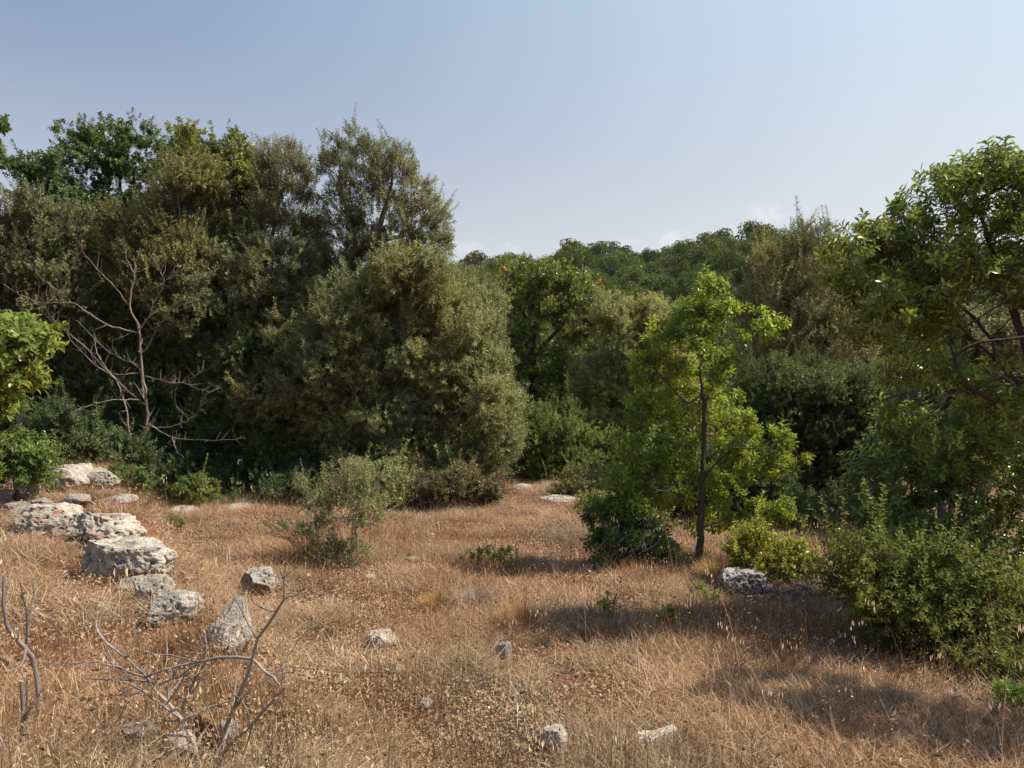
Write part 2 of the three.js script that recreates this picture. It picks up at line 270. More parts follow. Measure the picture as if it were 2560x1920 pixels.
function plant(o) {
  // o: name,label,category, base (Vector3), lobes [...], d, depth, seed, type (sprigs), tips, per, spread, up, scale, tint fn, mat, bark, step, baseR, trunk: [[px,py,d]..], limbs, single (leaves as parts)
  const R = rng(o.seed), g = thing(o.name, o.label, o.category, o.base, o.group), inv = o.base.clone().negate();
  const ru = o.ruffle ?? 0, L = lobesOf(o.lobes.map((l) => { const k = 1 - ru * 0.35 * R(); return [l[0], l[1], l[2] * k, l[3] * k, (l[4] ?? 0) + (R() * 2 - 1) * ru, l[5]]; }), o.d, o.depth ?? 0.3);
  const vol = L.map((l) => Math.pow(l.rx * l.ry * l.rz, 0.72)), tot = vol.reduce((a, b) => a + b, 0);
  const at = [];
  L.forEach((l, li) => { const n = Math.max(2, Math.round(o.tips * vol[li] / tot)); for (let i = 0; i < n; i++) { const b = ballIn(R, o.bias ?? 0.5); const p = V(l.c.x + b.x * l.rx, l.c.y + b.y * l.ry, l.c.z + b.z * l.rz); if (p.y < height(p.x, p.z) + 0.06) p.y = height(p.x, p.z) + 0.06 + R() * 0.1; p.out = b; at.push(p); } });
  const cen = V(0, 0, 0); for (const p of at) cen.add(p); cen.divideScalar(at.length);
  const roots = [];
  if (o.trunk) { for (const t of o.trunk) roots.push({ pts: t.map(([x, y, d]) => P(x, y, d)) }); roots[0].pts.unshift(o.base.clone().add(V(0, -0.08, 0))); for (let i = 1; i < roots.length; i++) roots[i].join = true; }
  else if (o.stems) for (let i = 0; i < o.stems; i++) { const a = R() * TP; roots.push({ pts: [o.base.clone().add(V(Math.cos(a) * 0.06, -0.06, Math.sin(a) * 0.06)), o.base.clone().add(V(Math.cos(a) * 0.18, 0.15, Math.sin(a) * 0.18))] }); }
  else roots.push({ pts: [o.base.clone().add(V(0, -0.08, 0)), o.base.clone().lerp(cen, 0.25).setX(mix(o.base.x, cen.x, 0.1)), o.base.clone().lerp(cen, 0.55)] });
  const T = grow(R, roots, at, o.step ?? 0.16, (o.step ?? 0.16) * 1.15);
  const ch = chains(T, o.tipR ?? 0.003, 2.35, o.baseR);
  const big = (c) => Math.max(3, Math.min(10, Math.round(c.rad[0] * 130)));
  const geos = ch.map((c) => { const q = tubeGeo(c.pts.map((p) => p.clone().add(inv)), c.rad, big(c)); return q; });
  const owner = ch.map(() => 0), limbs = new Map();
  ch.forEach((c, i) => { if (c.from < 0) owner[i] = i === 0 ? 0 : (o.stems ? i : 0); else if (o.limbs && owner[c.from] === 0 && c.rad[0] > o.limbs) owner[i] = i; else owner[i] = owner[c.from]; });
  geos.forEach((q, i) => { const k = owner[i]; if (!limbs.has(k)) limbs.set(k, []); limbs.get(k).push(q); });
  for (const [k, list] of limbs) { const m = mergeGeometries(list); TRIS.n += m.index.count / 3; mesh(k === 0 ? (o.stems ? 'stem' : 'trunk') : (o.stems ? 'stem' : 'limb'), m, o.bark ?? M.bark, g); }
  const crown = new THREE.Group(); crown.name = 'crown'; g.add(crown);
  const types = SP[o.type], per = types.map(() => ({ m: [], c: [] })), up = o.up ?? 0.45, tips = [];
  const tint = (o.tint ?? [1, 1, 1]).map((k) => k * LEAF), vary = o.vary ?? 0.28;
  for (const e of T.ends) {
    const nd = T.nodes[e.node], pd = nd.par >= 0 ? nd.p.clone().sub(T.nodes[nd.par].p).normalize() : V(0, 1, 0);
    const out = e.p.clone().sub(cen).normalize().multiplyScalar(0.3).add(e.p.out.clone().multiplyScalar(0.6));
    const tone = 1 + vary * (gauss(R) * 0.6 + 1.5 * fbm(e.p.x * 1.3, e.p.y * 1.3, e.p.z * 1.3, 2));
    const warm = clamp(fbm(e.p.x * 0.9 + 20, e.p.y * 0.9, e.p.z * 0.9, 2) * 1.4, -0.4, 0.6) * (o.warm ?? 0.5);
    if (R() < (o.shoots ?? 0.11) && e.p.out.y > -0.3) { // a shoot that breaks the outline
      const sd = e.p.out.clone().add(V(gauss(R) * 0.5, 0.55, gauss(R) * 0.5)).normalize(), q = e.p.clone(), TW = TWIG[o.type] * (o.scale ?? 1), k = 2 + (R() * 3 | 0);
      for (let i = 0; i < k; i++) { sd.add(V(gauss(R) * 0.15, gauss(R) * 0.1 + 0.06, gauss(R) * 0.15)).normalize(); const m = basis(sd, R() * TP).scale(V(o.scale ?? 1, o.scale ?? 1, o.scale ?? 1)); m.setPosition(q.x + inv.x, q.y + inv.y, q.z + inv.z); const t = tone * 1.05; tips.push({ w: (R() * types.length) | 0, m, c: [tint[0] * t * (1 + warm * 0.7), tint[1] * t * (1 + warm * 0.25), tint[2] * t], p: q.clone() }); q.addScaledVector(sd, TW * 0.75); }
    }
    const n = o.per * (0.6 + 0.8 * R());
    for (let i = 0; i < n; i++) {
      const s = o.spread ?? 0.12, off = V(gauss(R), gauss(R), gauss(R)).multiplyScalar(s);
      const p = e.p.clone().add(off); if (p.y < height(p.x, p.z) + 0.02) continue;
      const dir = pd.clone().multiplyScalar(0.35).add(out).add(V(0, up, 0)).add(V(gauss(R), gauss(R), gauss(R)).multiplyScalar(o.wild ?? 0.8)).addScaledVector(off, 0.8 / s * 0.4).normalize();
      const sc = (o.scale ?? 1) * (0.75 + 0.5 * R()), m = basis(dir, R() * TP).scale(V(sc, sc, sc)); p.addScaledVector(dir, -TWIG[o.type] * sc * 0.5); m.setPosition(p.x + inv.x, p.y + inv.y, p.z + inv.z);
      const t = tone * (0.85 + 0.3 * R()); let c = [tint[0] * t * (1 + warm * 0.7), tint[1] * t * (1 + warm * 0.25), tint[2] * t];
      if (R() < (o.rust ?? 0.0002)) c = [tint[0] * 3, tint[1] * 1.2, tint[2] * 0.9];
      const w = (R() * types.length) | 0; tips.push({ w, m, c, p });
    }
  }
  if (o.single) { // the leaves that show largest are parts of their own
    const score = (t) => { const q = t.p.clone().project(camera); return Math.abs(q.x) < 0.99 && Math.abs(q.y) < 0.99 && q.z < 1 ? t.p.distanceTo(camera.position) : 1e9; };
    tips.sort((a, b) => (a.s ??= score(a)) - (b.s ??= score(b)));
    let made = 0;
    const mats = [0.8, 1, 1.2].map((k) => { const m = (o.mat ?? M.glossyLeaf).clone(); m.color.setRGB(tint[0] * k, tint[1] * k, tint[2] * k); return m; });
    const spec = o.single, lg = spec.cols.map((c) => { const q = new Geo(); leaf(q, new THREE.Matrix4(), spec.L, spec.kind, 0.35, 0.15, c, spec.wide ?? 1); return q.build(); });
    while (tips.length && made + types[tips[0].w].leaves.length <= 298 && tips[0].s < 1e8) {
      const t = tips.shift();
      for (const l of types[t.w].leaves) { const q = mesh(made ? `leaf_${String(made).padStart(3, '0')}` : 'leaf', lg[(R() * lg.length) | 0], mats[(R() * 3) | 0], crown); q.applyMatrix4(t.m.clone().multiply(l.m)); made++; }
    }
  }
  for (const t of tips) { per[t.w].m.push(t.m); per[t.w].c.push(C(t.c[0], t.c[1], t.c[2])); }
  types.forEach((ty, i) => { if (per[i].m.length) { inst(i ? `foliage_${String(i).padStart(3, '0')}` : 'foliage', ty.geo, o.mat ?? M.glossyLeaf, per[i].m, per[i].c, crown); PLACED.n += per[i].m.length; } });
  return g;
}
const PLACED = { n: 0 }, LEAF = 1.25;

// ---------------------------------------------------------------- ground: one sheet out to the horizon
{
  const S = 2048, cv = document.createElement('canvas'); cv.width = cv.height = S; const x = cv.getContext('2d'), R = rng(77);
  x.fillStyle = 'rgb(150,116,92)'; x.fillRect(0, 0, S, S);
  const wrap = (px, py, r, f) => { for (const ox of px < r ? [0, S] : px > S - r ? [0, -S] : [0]) for (const oy of py < r ? [0, S] : py > S - r ? [0, -S] : [0]) { x.save(); x.translate(px + ox, py + oy); f(); x.restore(); } };
  for (let i = 0; i < 2600; i++) { const r = 10 + R() * 60, c = R() < 0.5 ? '120,82,60' : '190,160,135'; x.fillStyle = `rgba(${c},0.10)`; wrap(R() * S, R() * S, r, () => { x.beginPath(); x.ellipse(0, 0, r, r * 0.7, R() * 3, 0, 7); x.fill(); }); }
  const tones = ['96,66,48', '120,86,62', '160,122,92', '185,148,112', '205,172,136', '222,196,164', '140,92,64', '88,62,48', '170,120,84', '232,214,190'];
  for (let i = 0; i < 52000; i++) {
    const c = tones[(R() * tones.length) | 0], L = 6 + R() * R() * 70, w = 0.8 + R() * 2.4, a = R() * TP, b = (R() - 0.5) * L * 0.5;
    x.strokeStyle = `rgba(${c},${0.35 + 0.5 * R()})`; x.lineWidth = w;
    wrap(R() * S, R() * S, 80, () => { x.rotate(a); x.beginPath(); x.moveTo(-L / 2, 0); x.quadraticCurveTo(0, b, L / 2, 0); x.stroke(); });
  }
  for (let i = 0; i < 5200; i++) { const c = tones[(R() * tones.length) | 0], l = 4 + R() * 12; x.fillStyle = `rgba(${c},0.85)`; wrap(R() * S, R() * S, 30, () => { x.rotate(R() * TP); x.beginPath(); x.moveTo(-l, 0); x.quadraticCurveTo(0, -l * 0.6, l, 0); x.quadraticCurveTo(0, l * 0.5, -l, 0); x.fill(); }); }
  const tex = new THREE.CanvasTexture(cv); tex.colorSpace = THREE.SRGBColorSpace; tex.wrapS = tex.wrapT = THREE.RepeatWrapping; tex.anisotropy = 8;
  const bump = new THREE.CanvasTexture(cv); bump.wrapS = bump.wrapT = THREE.RepeatWrapping;
  const rings = [], angs = [];
  for (let r = 0.25; r < 2400; r *= r < 20 ? 1.026 : 1.05) rings.push(r);
  for (let a = -180; a < -52; a += 8) angs.push(a); for (let a = -52; a <= 52; a += 0.36) angs.push(a); for (let a = 60; a <= 180; a += 8) angs.push(a);
  const pos = [0, height(0, 0), 0], uv = [0, 0], col = [], idx = [], nA = angs.length;
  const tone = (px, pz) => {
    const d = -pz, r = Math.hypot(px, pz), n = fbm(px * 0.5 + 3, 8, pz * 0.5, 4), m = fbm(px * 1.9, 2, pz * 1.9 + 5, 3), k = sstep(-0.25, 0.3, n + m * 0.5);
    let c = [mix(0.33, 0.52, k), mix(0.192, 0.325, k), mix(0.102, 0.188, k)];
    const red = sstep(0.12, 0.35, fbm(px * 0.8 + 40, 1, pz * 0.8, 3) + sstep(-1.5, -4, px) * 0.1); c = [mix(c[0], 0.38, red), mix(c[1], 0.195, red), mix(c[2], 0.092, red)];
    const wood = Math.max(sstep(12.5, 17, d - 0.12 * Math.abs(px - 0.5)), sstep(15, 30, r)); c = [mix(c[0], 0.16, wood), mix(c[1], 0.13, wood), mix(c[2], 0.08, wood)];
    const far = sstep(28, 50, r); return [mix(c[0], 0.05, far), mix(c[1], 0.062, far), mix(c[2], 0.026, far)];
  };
  col.push(...tone(0, 0));
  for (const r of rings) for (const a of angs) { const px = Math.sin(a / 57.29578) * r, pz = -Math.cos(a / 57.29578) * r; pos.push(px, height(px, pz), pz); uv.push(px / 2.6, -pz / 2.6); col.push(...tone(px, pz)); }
  for (let k = 0; k < nA - 1; k++) idx.push(0, 1 + k + 1, 1 + k);
  for (let j = 0; j < rings.length - 1; j++) for (let k = 0; k < nA - 1; k++) { const p = 1 + j * nA + k, q = p + nA; idx.push(p, p + 1, q, p + 1, q + 1, q); }
  const g = new THREE.BufferGeometry(); g.setAttribute('position', new THREE.Float32BufferAttribute(pos, 3)); g.setAttribute('uv', new THREE.Float32BufferAttribute(uv, 2)); g.setAttribute('color', new THREE.Float32BufferAttribute(col, 3)); g.setIndex(idx); g.computeVertexNormals();
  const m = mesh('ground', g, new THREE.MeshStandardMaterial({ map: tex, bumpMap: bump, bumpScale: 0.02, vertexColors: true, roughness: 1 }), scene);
  m.userData.kind = 'structure'; TRIS.n += idx.length / 3;
}

// ---------------------------------------------------------------- the wooded hillside beyond the dip
{
  const protos = [];
  for (let p = 0; p < 5; p++) {
    const R = rng(900 + p), g = new Geo(), nl = 16 + (R() * 8 | 0), lob = [];
    for (let i = 0; i < nl; i++) { const a = R() * TP, q = Math.sqrt(R()), up = 1 - q * q * 0.75; lob.push([Math.cos(a) * q * 2.3, 1.9 + up * 2.1 + R() * 0.9 - 0.5, Math.sin(a) * q * 2.3, 0.6 + R() * 0.55]); }
    for (let i = 0; i < 5; i++) { const a = R() * TP; lob.push([Math.cos(a) * 1.9, 1.2 + R() * 0.8, Math.sin(a) * 1.9, 0.7 + R() * 0.3]); }
    for (const [lx, ly, lz, lr] of lob) {
      const base = oakC[(R() * oakC.length) | 0], t = 0.9 + 0.25 * R();
      for (let i = 0; i < 150; i++) {
        const b = ballIn(R, 0.28); if (b.y < -0.75 && R() < 0.7) continue;
        const c = V(lx + b.x * lr, ly + b.y * lr * 0.85, lz + b.z * lr), s = 0.06 + R() * 0.10, m = basis(b.clone().multiplyScalar(0.5).add(V(gauss(R), gauss(R) + 0.3, gauss(R))), R() * TP); m.setPosition(c);
        const k = t * (0.8 + 0.45 * R()), col = [base[0] * k, base[1] * k, base[2] * k];
        const q = (u, v) => V(u, v, 0).applyMatrix4(m); g.tri(q(-s * 0.8, 0), q(s * 0.25, -s * 0.6), q(0.1 * s, s), col); g.tri(q(s * 0.25, -s * 0.6), q(s, s * 0.4), q(0.1 * s, s), col);
      }
    }
    for (let i = 0; i < 6; i++) { const l = lob[(R() * lob.length) | 0]; twig(g, V(gauss(R) * 0.1, 0.9 + R() * 0.4, gauss(R) * 0.1), V(l[0], l[1], l[2]), 0.06, [0.07, 0.055, 0.045]); }
    const crown = g.build(); const tg = new Geo(); twig(tg, V(0, -0.6, 0), V(0.1, 3.4, 0.1), 0.17, [0.075, 0.06, 0.048]); protos.push({ crown, trunk: tg.build() });
  }
  const mat = leafMat(0.18, 0.3), wood = new THREE.MeshStandardMaterial({ vertexColors: true, roughness: 1 });
  // trees that stand out from the mass, each a thing of its own: azimuth by pixel, distance, crown width, proto, tint, label
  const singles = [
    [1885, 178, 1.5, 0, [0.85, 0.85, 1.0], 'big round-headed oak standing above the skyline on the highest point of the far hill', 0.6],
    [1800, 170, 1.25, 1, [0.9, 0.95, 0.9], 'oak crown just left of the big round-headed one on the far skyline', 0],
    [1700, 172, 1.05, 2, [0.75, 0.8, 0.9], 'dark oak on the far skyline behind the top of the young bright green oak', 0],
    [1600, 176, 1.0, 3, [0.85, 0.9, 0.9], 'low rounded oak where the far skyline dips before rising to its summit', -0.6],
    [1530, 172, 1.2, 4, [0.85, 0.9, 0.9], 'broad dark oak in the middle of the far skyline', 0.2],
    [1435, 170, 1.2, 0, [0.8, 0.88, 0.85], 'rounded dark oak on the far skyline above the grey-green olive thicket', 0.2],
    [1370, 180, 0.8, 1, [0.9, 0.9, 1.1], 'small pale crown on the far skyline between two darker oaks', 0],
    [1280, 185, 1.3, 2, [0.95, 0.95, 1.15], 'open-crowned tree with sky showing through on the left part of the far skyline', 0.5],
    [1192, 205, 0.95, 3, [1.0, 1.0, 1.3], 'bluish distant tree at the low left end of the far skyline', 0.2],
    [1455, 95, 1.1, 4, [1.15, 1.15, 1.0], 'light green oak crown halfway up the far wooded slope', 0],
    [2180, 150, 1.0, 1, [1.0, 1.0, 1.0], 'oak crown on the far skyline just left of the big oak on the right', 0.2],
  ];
  const taken = [];
  for (const [px, r, sc, p, t, label, up] of singles) {
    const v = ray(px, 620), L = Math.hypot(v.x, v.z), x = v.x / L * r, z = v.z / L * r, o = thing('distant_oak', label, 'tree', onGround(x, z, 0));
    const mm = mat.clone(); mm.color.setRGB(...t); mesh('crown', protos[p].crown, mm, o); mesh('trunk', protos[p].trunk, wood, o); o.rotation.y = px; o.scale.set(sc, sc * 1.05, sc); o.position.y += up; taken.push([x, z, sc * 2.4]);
  }
  const R = rng(55), M5 = protos.map(() => ({ m: [], c: [] })), pts = [];
  for (let i = 0; i < 160000 && pts.length < 3800; i++) {
    const r = 26 + 200 * Math.pow(R(), 0.75), a = (R() * 100 - 50) / 57.2958, x = Math.sin(a) * r, z = -Math.cos(a) * r, sc = (0.48 + R() * R() * 0.62) * (r < 50 ? 1.1 : 1);
    if (r < 34 && Math.abs(a) < 0.02) continue;
    if (taken.some((q) => Math.hypot(q[0] - x, q[1] - z) < q[2]) || pts.some((q) => (q[0] - x) ** 2 + (q[1] - z) ** 2 < (1.75 * (sc + q[2])) ** 2 * (r < 100 ? 0.38 : 0.48))) continue;
    pts.push([x, z, sc]);
    const k = (R() * 5) | 0, m = new THREE.Matrix4().makeRotationY(R() * TP).scale(V(sc * (0.85 + R() * 0.4), sc * (0.85 + R() * 0.55), sc * (0.85 + R() * 0.4))); m.setPosition(x, height(x, z) - 0.3 + (R() < 0.12 ? 0.8 : 0), z);
    M5[k].m.push(m); const t = 0.78 + 0.45 * R(), w = R() * 0.35 - 0.1, ol = R() < 0.14 ? 0.9 : 0; M5[k].c.push(C(t * (1 + w + ol * 0.25), t * (1 + w * 0.3 - ol * 0.12), t * (1 + ol * 0.8)));
  }
  const o = new THREE.Group(); o.name = 'far_wood'; scene.add(o); o.userData = { kind: 'stuff', label: 'mass of green oak crowns covering the far hillside beyond the clearing', category: 'forest' };
  protos.forEach((p, k) => { if (M5[k].m.length) { inst(k ? `tree_crowns_${String(k).padStart(3, '0')}` : 'tree_crowns', p.crown, mat, M5[k].m, M5[k].c, o); inst(k ? `tree_trunks_${String(k).padStart(3, '0')}` : 'tree_trunks', p.trunk, wood, M5[k].m, null, o); } });
  console.log('far trees', pts.length, 'tris each', protos[0].crown.attributes.position.count / 3);
}

// ---------------------------------------------------------------- trees and shrubs of the clearing's edge
const at = (px, py, d) => { const p = P(px, py, d); return onGround(p.x, p.z); };      // the ground below that point
// left: oaks at the back
plant({ name: 'oak_tree', label: 'tall dark oak with knobbly leafy top at the back left of the thicket', category: 'tree', seed: 101, base: at(300, 1150, 15.5), d: 15.5, depth: 0.6, type: 'oak', tips: 420, per: 10.0, spread: 0.13, step: 0.2, baseR: 0.11, tint: [0.95, 1.0, 0.95], warm: 0.4,
  lobes: [[200, 325, 38, 30], [185, 365, 40, 35], [265, 345, 40, 40], [250, 410, 70, 60], [345, 335, 36, 34], [370, 385, 55, 60], [300, 430, 70, 55], [420, 405, 50, 45], [300, 500, 130, 75], [220, 500, 60, 60], [250, 580, 130, 90], [370, 580, 110, 90], [300, 700, 160, 110]] });
plant({ name: 'oak_tree', label: 'small dark oak lower than its neighbour at the far left of the thicket', category: 'tree', seed: 102, base: at(120, 1150, 14.5), d: 14.5, depth: 0.5, type: 'oak', tips: 200, per: 13.8, spread: 0.14, step: 0.2, baseR: 0.08, tint: [0.8, 0.9, 0.95], warm: 0.2,
  lobes: [[70, 425, 35, 28], [110, 440, 50, 38], [160, 420, 28, 32], [120, 500, 70, 45], [170, 540, 60, 60], [90, 620, 100, 90], [180, 680, 90, 90]] });
plant({ name: 'oak_tree', label: 'yellowing oak with a leafy shoot on top between the dark oak and the olives', category: 'tree', seed: 103, base: at(500, 1150, 14.6), d: 14.6, depth: 0.5, type: 'oak', tips: 240, per: 12.5, spread: 0.14, step: 0.2, baseR: 0.08, tint: [1.45, 1.25, 0.9], warm: 0.9, rust: 0.0015,
  lobes: [[462, 335, 16, 16], [490, 350, 22, 28], [460, 400, 40, 30], [540, 400, 35, 30], [600, 375, 25, 30], [570, 430, 60, 50], [620, 480, 40, 60], [470, 470, 60, 50], [520, 560, 90, 80], [640, 500, 30, 60]] });
plant({ name: 'mock_privet', label: 'brownish green fine-leaved tree in front of the dark oak, rounded dome top', category: 'tree', seed: 104, base: at(450, 1180, 13.8), d: 13.8, depth: 0.7, type: 'brown', ruffle: 0.35, tips: 900, per: 17.5, spread: 0.15, step: 0.19, baseR: 0.09, bark: M.greyBark, mat: M.dullLeaf, tint: [1.0, 0.98, 0.9], warm: 0.5,
  lobes: [[480, 440, 80, 50], [430, 490, 60, 50], [540, 480, 70, 60], [330, 530, 70, 45], [400, 570, 120, 60], [500, 570, 110, 80], [590, 590, 80, 80], [320, 620, 110, 70], [440, 680, 140, 90], [560, 700, 100, 90], [330, 730, 130, 90], [470, 800, 130, 90], [600, 780, 110, 90], [570, 890, 120, 90], [690, 760, 90, 80], [430, 710, 100, 80, -1.0], [350, 650, 90, 70, -0.8], [480, 630, 90, 70, -0.8], [500, 800, 90, 70, -0.9]] });
plant({ name: 'olive_tree', label: 'sparse olive at the left edge of the thicket, behind the bare tree', category: 'tree', seed: 105, base: at(60, 1150, 13), d: 13, depth: 0.6, type: 'brown', tips: 420, per: 17.5, spread: 0.17, step: 0.2, baseR: 0.09, bark: M.greyBark, mat: M.dullLeaf, tint: [0.95, 0.95, 1.05],
  lobes: [[30, 530, 50, 40], [80, 520, 60, 40], [140, 560, 70, 50], [40, 600, 60, 60], [120, 640, 90, 70], [20, 700, 90, 90], [130, 750, 110, 100], [-60, 650, 90, 120], [40, 850, 120, 110], [-60, 900, 100, 140]] });
plant({ name: 'evergreen_shrub', label: 'dense dark evergreen shrub in deep shade behind the bare tree', category: 'shrub', seed: 106, base: at(330, 1190, 13.4), d: 13.5, depth: 0.7, type: 'small', tips: 720, per: 17.2, spread: 0.17, step: 0.2, baseR: 0.07, mat: M.dullLeaf, stems: 5, tint: [0.95, 1.05, 1.0], warm: 0.15,
  lobes: [[250, 830, 150, 110], [400, 820, 130, 110], [150, 920, 130, 110], [300, 960, 150, 110], [450, 950, 130, 120], [120, 1050, 130, 90], [280, 1080, 140, 90], [430, 1080, 140, 90], [30, 1030, 100, 100]] });
plant({ name: 'evergreen_shrub', label: 'dark green shrub filling the foot of the thicket under the big olive', category: 'shrub', seed: 107, base: at(600, 1200, 13), d: 13.1, depth: 0.7, type: 'small', tips: 680, per: 17.2, spread: 0.17, step: 0.2, baseR: 0.07, mat: M.dullLeaf, stems: 5, tint: [0.9, 1.05, 1.05], warm: 0.1,
  lobes: [[560, 850, 110, 120], [640, 960, 130, 120], [560, 1060, 130, 100], [680, 1080, 130, 100], [780, 1120, 120, 90], [500, 1150, 120, 60], [640, 1170, 120, 50], [880, 1170, 100, 60], [480, 1210, 120, 50, -1.2], [640, 1225, 120, 42, -1.4], [780, 1225, 110, 45, -1.4], [900, 1230, 90, 40, -1.4], [360, 1180, 120, 60, -0.8]] });
// olives
plant({ name: 'olive_tree', label: 'olive with a brush-like top left of the tallest olive crown', category: 'tree', seed: 108, base: at(640, 1200, 13.7), d: 13.7, depth: 0.5, type: 'olive', ruffle: 0.3, tips: 560, per: 14.0, spread: 0.12, step: 0.19, baseR: 0.10, bark: M.greyBark, mat: M.dullLeaf, up: 0.9,
  lobes: [[665, 385, 20, 30], [700, 390, 30, 40], [750, 400, 22, 30], [690, 440, 55, 45], [745, 450, 40, 45], [680, 510, 60, 50], [740, 530, 55, 50], [680, 590, 80, 60], [620, 660, 100, 80], [720, 660, 100, 70], [640, 760, 110, 80], [770, 620, 50, 60], [790, 580, 25, 40], [600, 650, 90, 60, -0.9], [700, 650, 90, 60, -0.9], [540, 730, 90, 70, -0.9], [640, 740, 90, 70, -1.0]] });
plant({ name: 'olive_tree', label: 'tallest olive with an open airy crown leaning right against the sky', category: 'tree', seed: 109, base: at(800, 1210, 13.4), d: 13.3, depth: 0.55, type: 'olive', tips: 560, per: 9.0, spread: 0.10, step: 0.17, baseR: 0.13, bark: M.greyBark, mat: M.dullLeaf, up: 0.85, limbs: 0.03, tipR: 0.0035, vary: 0.2,
  trunk: [[[830, 900, 13.5], [850, 720, 13.4], [890, 630, 13.3]], [[890, 640, 13.3], [880, 560, 13.3], [850, 470, 13.2]], [[890, 640, 13.3], [950, 560, 13.2], [980, 460, 13.3]], [[890, 640, 13.3], [960, 600, 13.1], [1040, 580, 13.0]]],
  lobes: [[825, 380, 18, 34], [860, 370, 14, 26], [890, 355, 28, 28], [930, 375, 26, 30], [960, 395, 22, 28], [1005, 395, 22, 28], [1020, 430, 26, 30], [840, 440, 45, 45], [910, 440, 60, 50], [980, 460, 60, 45], [1050, 490, 45, 38], [1085, 530, 35, 40], [1105, 595, 22, 35], [860, 520, 60, 50], [950, 530, 80, 50], [1040, 560, 70, 45], [1080, 610, 45, 40], [980, 610, 80, 45], [880, 600, 70, 45], [850, 640, 50, 45], [800, 690, 80, 55], [900, 680, 90, 50], [1000, 670, 80, 50], [1060, 670, 50, 45]] });
plant({ name: 'olive_tree', label: 'broad bushy olive with foliage to the ground beside the end of the clearing', category: 'tree', seed: 110, base: at(950, 1225, 12.7), d: 12.7, depth: 0.8, type: 'olive', shoots: 0.3, ruffle: 0.3, tips: 1400, per: 25, spread: 0.16, step: 0.19, baseR: 0.13, bark: M.greyBark, mat: M.dullLeaf, up: 0.4, warm: 0.6, vary: 0.3, rust: 0.0001, tint: [1.12, 1.14, 0.95],
  lobes: [[600, 870, 90, 80, 0.7], [680, 980, 100, 80, 0.4], [600, 990, 90, 80, 0.6], [680, 1090, 90, 70, 0.5], [820, 1140, 100, 60, 0.3], [880, 750, 80, 60, 0.3], [990, 710, 90, 60], [1070, 700, 60, 60], [740, 840, 90, 70, 0.4], [860, 830, 130, 90], [1000, 810, 110, 90], [1110, 760, 70, 70], [1160, 830, 70, 80], [1080, 880, 110, 90], [930, 920, 120, 90], [790, 930, 110, 80], [1190, 930, 80, 90], [1100, 980, 110, 90], [1230, 1020, 60, 80], [960, 1030, 120, 90], [1150, 1070, 110, 90], [1250, 1110, 50, 70], [1000, 1130, 120, 80], [1130, 1160, 100, 60], [870, 1060, 110, 90], [1060, 1210, 110, 35], [985, 655, 50, 40], [1050, 665, 40, 36], [960, 1215, 100, 50, -0.9], [1060, 1230, 80, 35, -0.9], [860, 1205, 80, 60, -0.9]] });
plant({ name: 'olive_bush', label: 'upright olive bush just right of the big bushy olive', category: 'shrub', seed: 111, base: at(1200, 1190, 15), d: 15, depth: 0.6, type: 'olive', tips: 300, per: 22.0, spread: 0.15, step: 0.2, baseR: 0.07, bark: M.greyBark, mat: M.dullLeaf, up: 0.9, tint: [1.0, 1.05, 0.9],
  lobes: [[1120, 720, 50, 40], [1180, 740, 50, 60], [1220, 790, 40, 70], [1200, 880, 60, 80], [1250, 1020, 50, 60], [1280, 1060, 40, 60]] });
plant({ name: 'low_bush', label: 'low reddish brown bush at the foot of the bushy olive, by the grass', category: 'shrub', seed: 112, base: at(1160, 1255, 11.0), d: 11.0, depth: 0.35, type: 'brown', shoots: 0.3, ruffle: 0.35, tips: 120, per: 17.5, spread: 0.10, step: 0.12, stems: 5, baseR: 0.012, mat: M.dullLeaf, tint: [0.85, 0.72, 0.8],
  lobes: [[1090, 1232, 60, 26], [1160, 1215, 46, 34], [1215, 1228, 40, 22], [1125, 1200, 36, 24], [1040, 1250, 40, 18]] });
// centre
plant({ name: 'oak_tree', label: 'mid-distance oak with dark forked trunk and yellow-green leaves in the centre', category: 'tree', seed: 113, base: at(1345, 1180, 19), d: 19, depth: 0.8, type: 'farOak', tips: 420, per: 15.2, spread: 0.16, step: 0.22, baseR: 0.13, limbs: 0.035, tint: [1.65, 1.45, 1.1], warm: 0.7, rust: 0.0012, scale: 0.8,
  trunk: [[[1335, 1000, 19], [1332, 870, 19], [1345, 790, 18.9], [1352, 710, 18.8]], [[1335, 890, 19], [1390, 830, 18.7], [1450, 760, 18.6]], [[1340, 820, 19], [1290, 760, 18.6], [1270, 700, 18.5]]],
  lobes: [[1270, 690, 35, 30], [1330, 680, 55, 32], [1400, 690, 50, 32], [1445, 725, 40, 35], [1280, 740, 50, 35], [1480, 770, 30, 45], [1370, 750, 60, 40], [1300, 810, 60, 40], [1430, 810, 60, 40], [1280, 880, 50, 50], [1360, 900, 60, 40], [1440, 870, 50, 50], [1300, 960, 70, 50], [1390, 970, 80, 50], [1290, 1040, 50, 50], [1440, 950, 50, 50]] });
plant({ name: 'olive_bush', label: 'grey-green olive thicket with feathery tips left of the young bright oak', category: 'shrub', seed: 114, base: at(1580, 1200, 16), d: 16, depth: 0.7, type: 'olive', tips: 620, per: 22.0, spread: 0.16, step: 0.2, stems: 4, baseR: 0.06, bark: M.greyBark, mat: M.dullLeaf, up: 1.0, tint: [1.6, 1.55, 1.2],
  lobes: [[1525, 780, 40, 35], [1570, 800, 40, 40], [1620, 790, 40, 35], [1665, 795, 30, 30], [1540, 870, 70, 60], [1630, 870, 70, 60], [1500, 950, 70, 60], [1600, 970, 90, 60], [1690, 930, 50, 80], [1480, 1050, 80, 60], [1590, 1070, 100, 70]] });
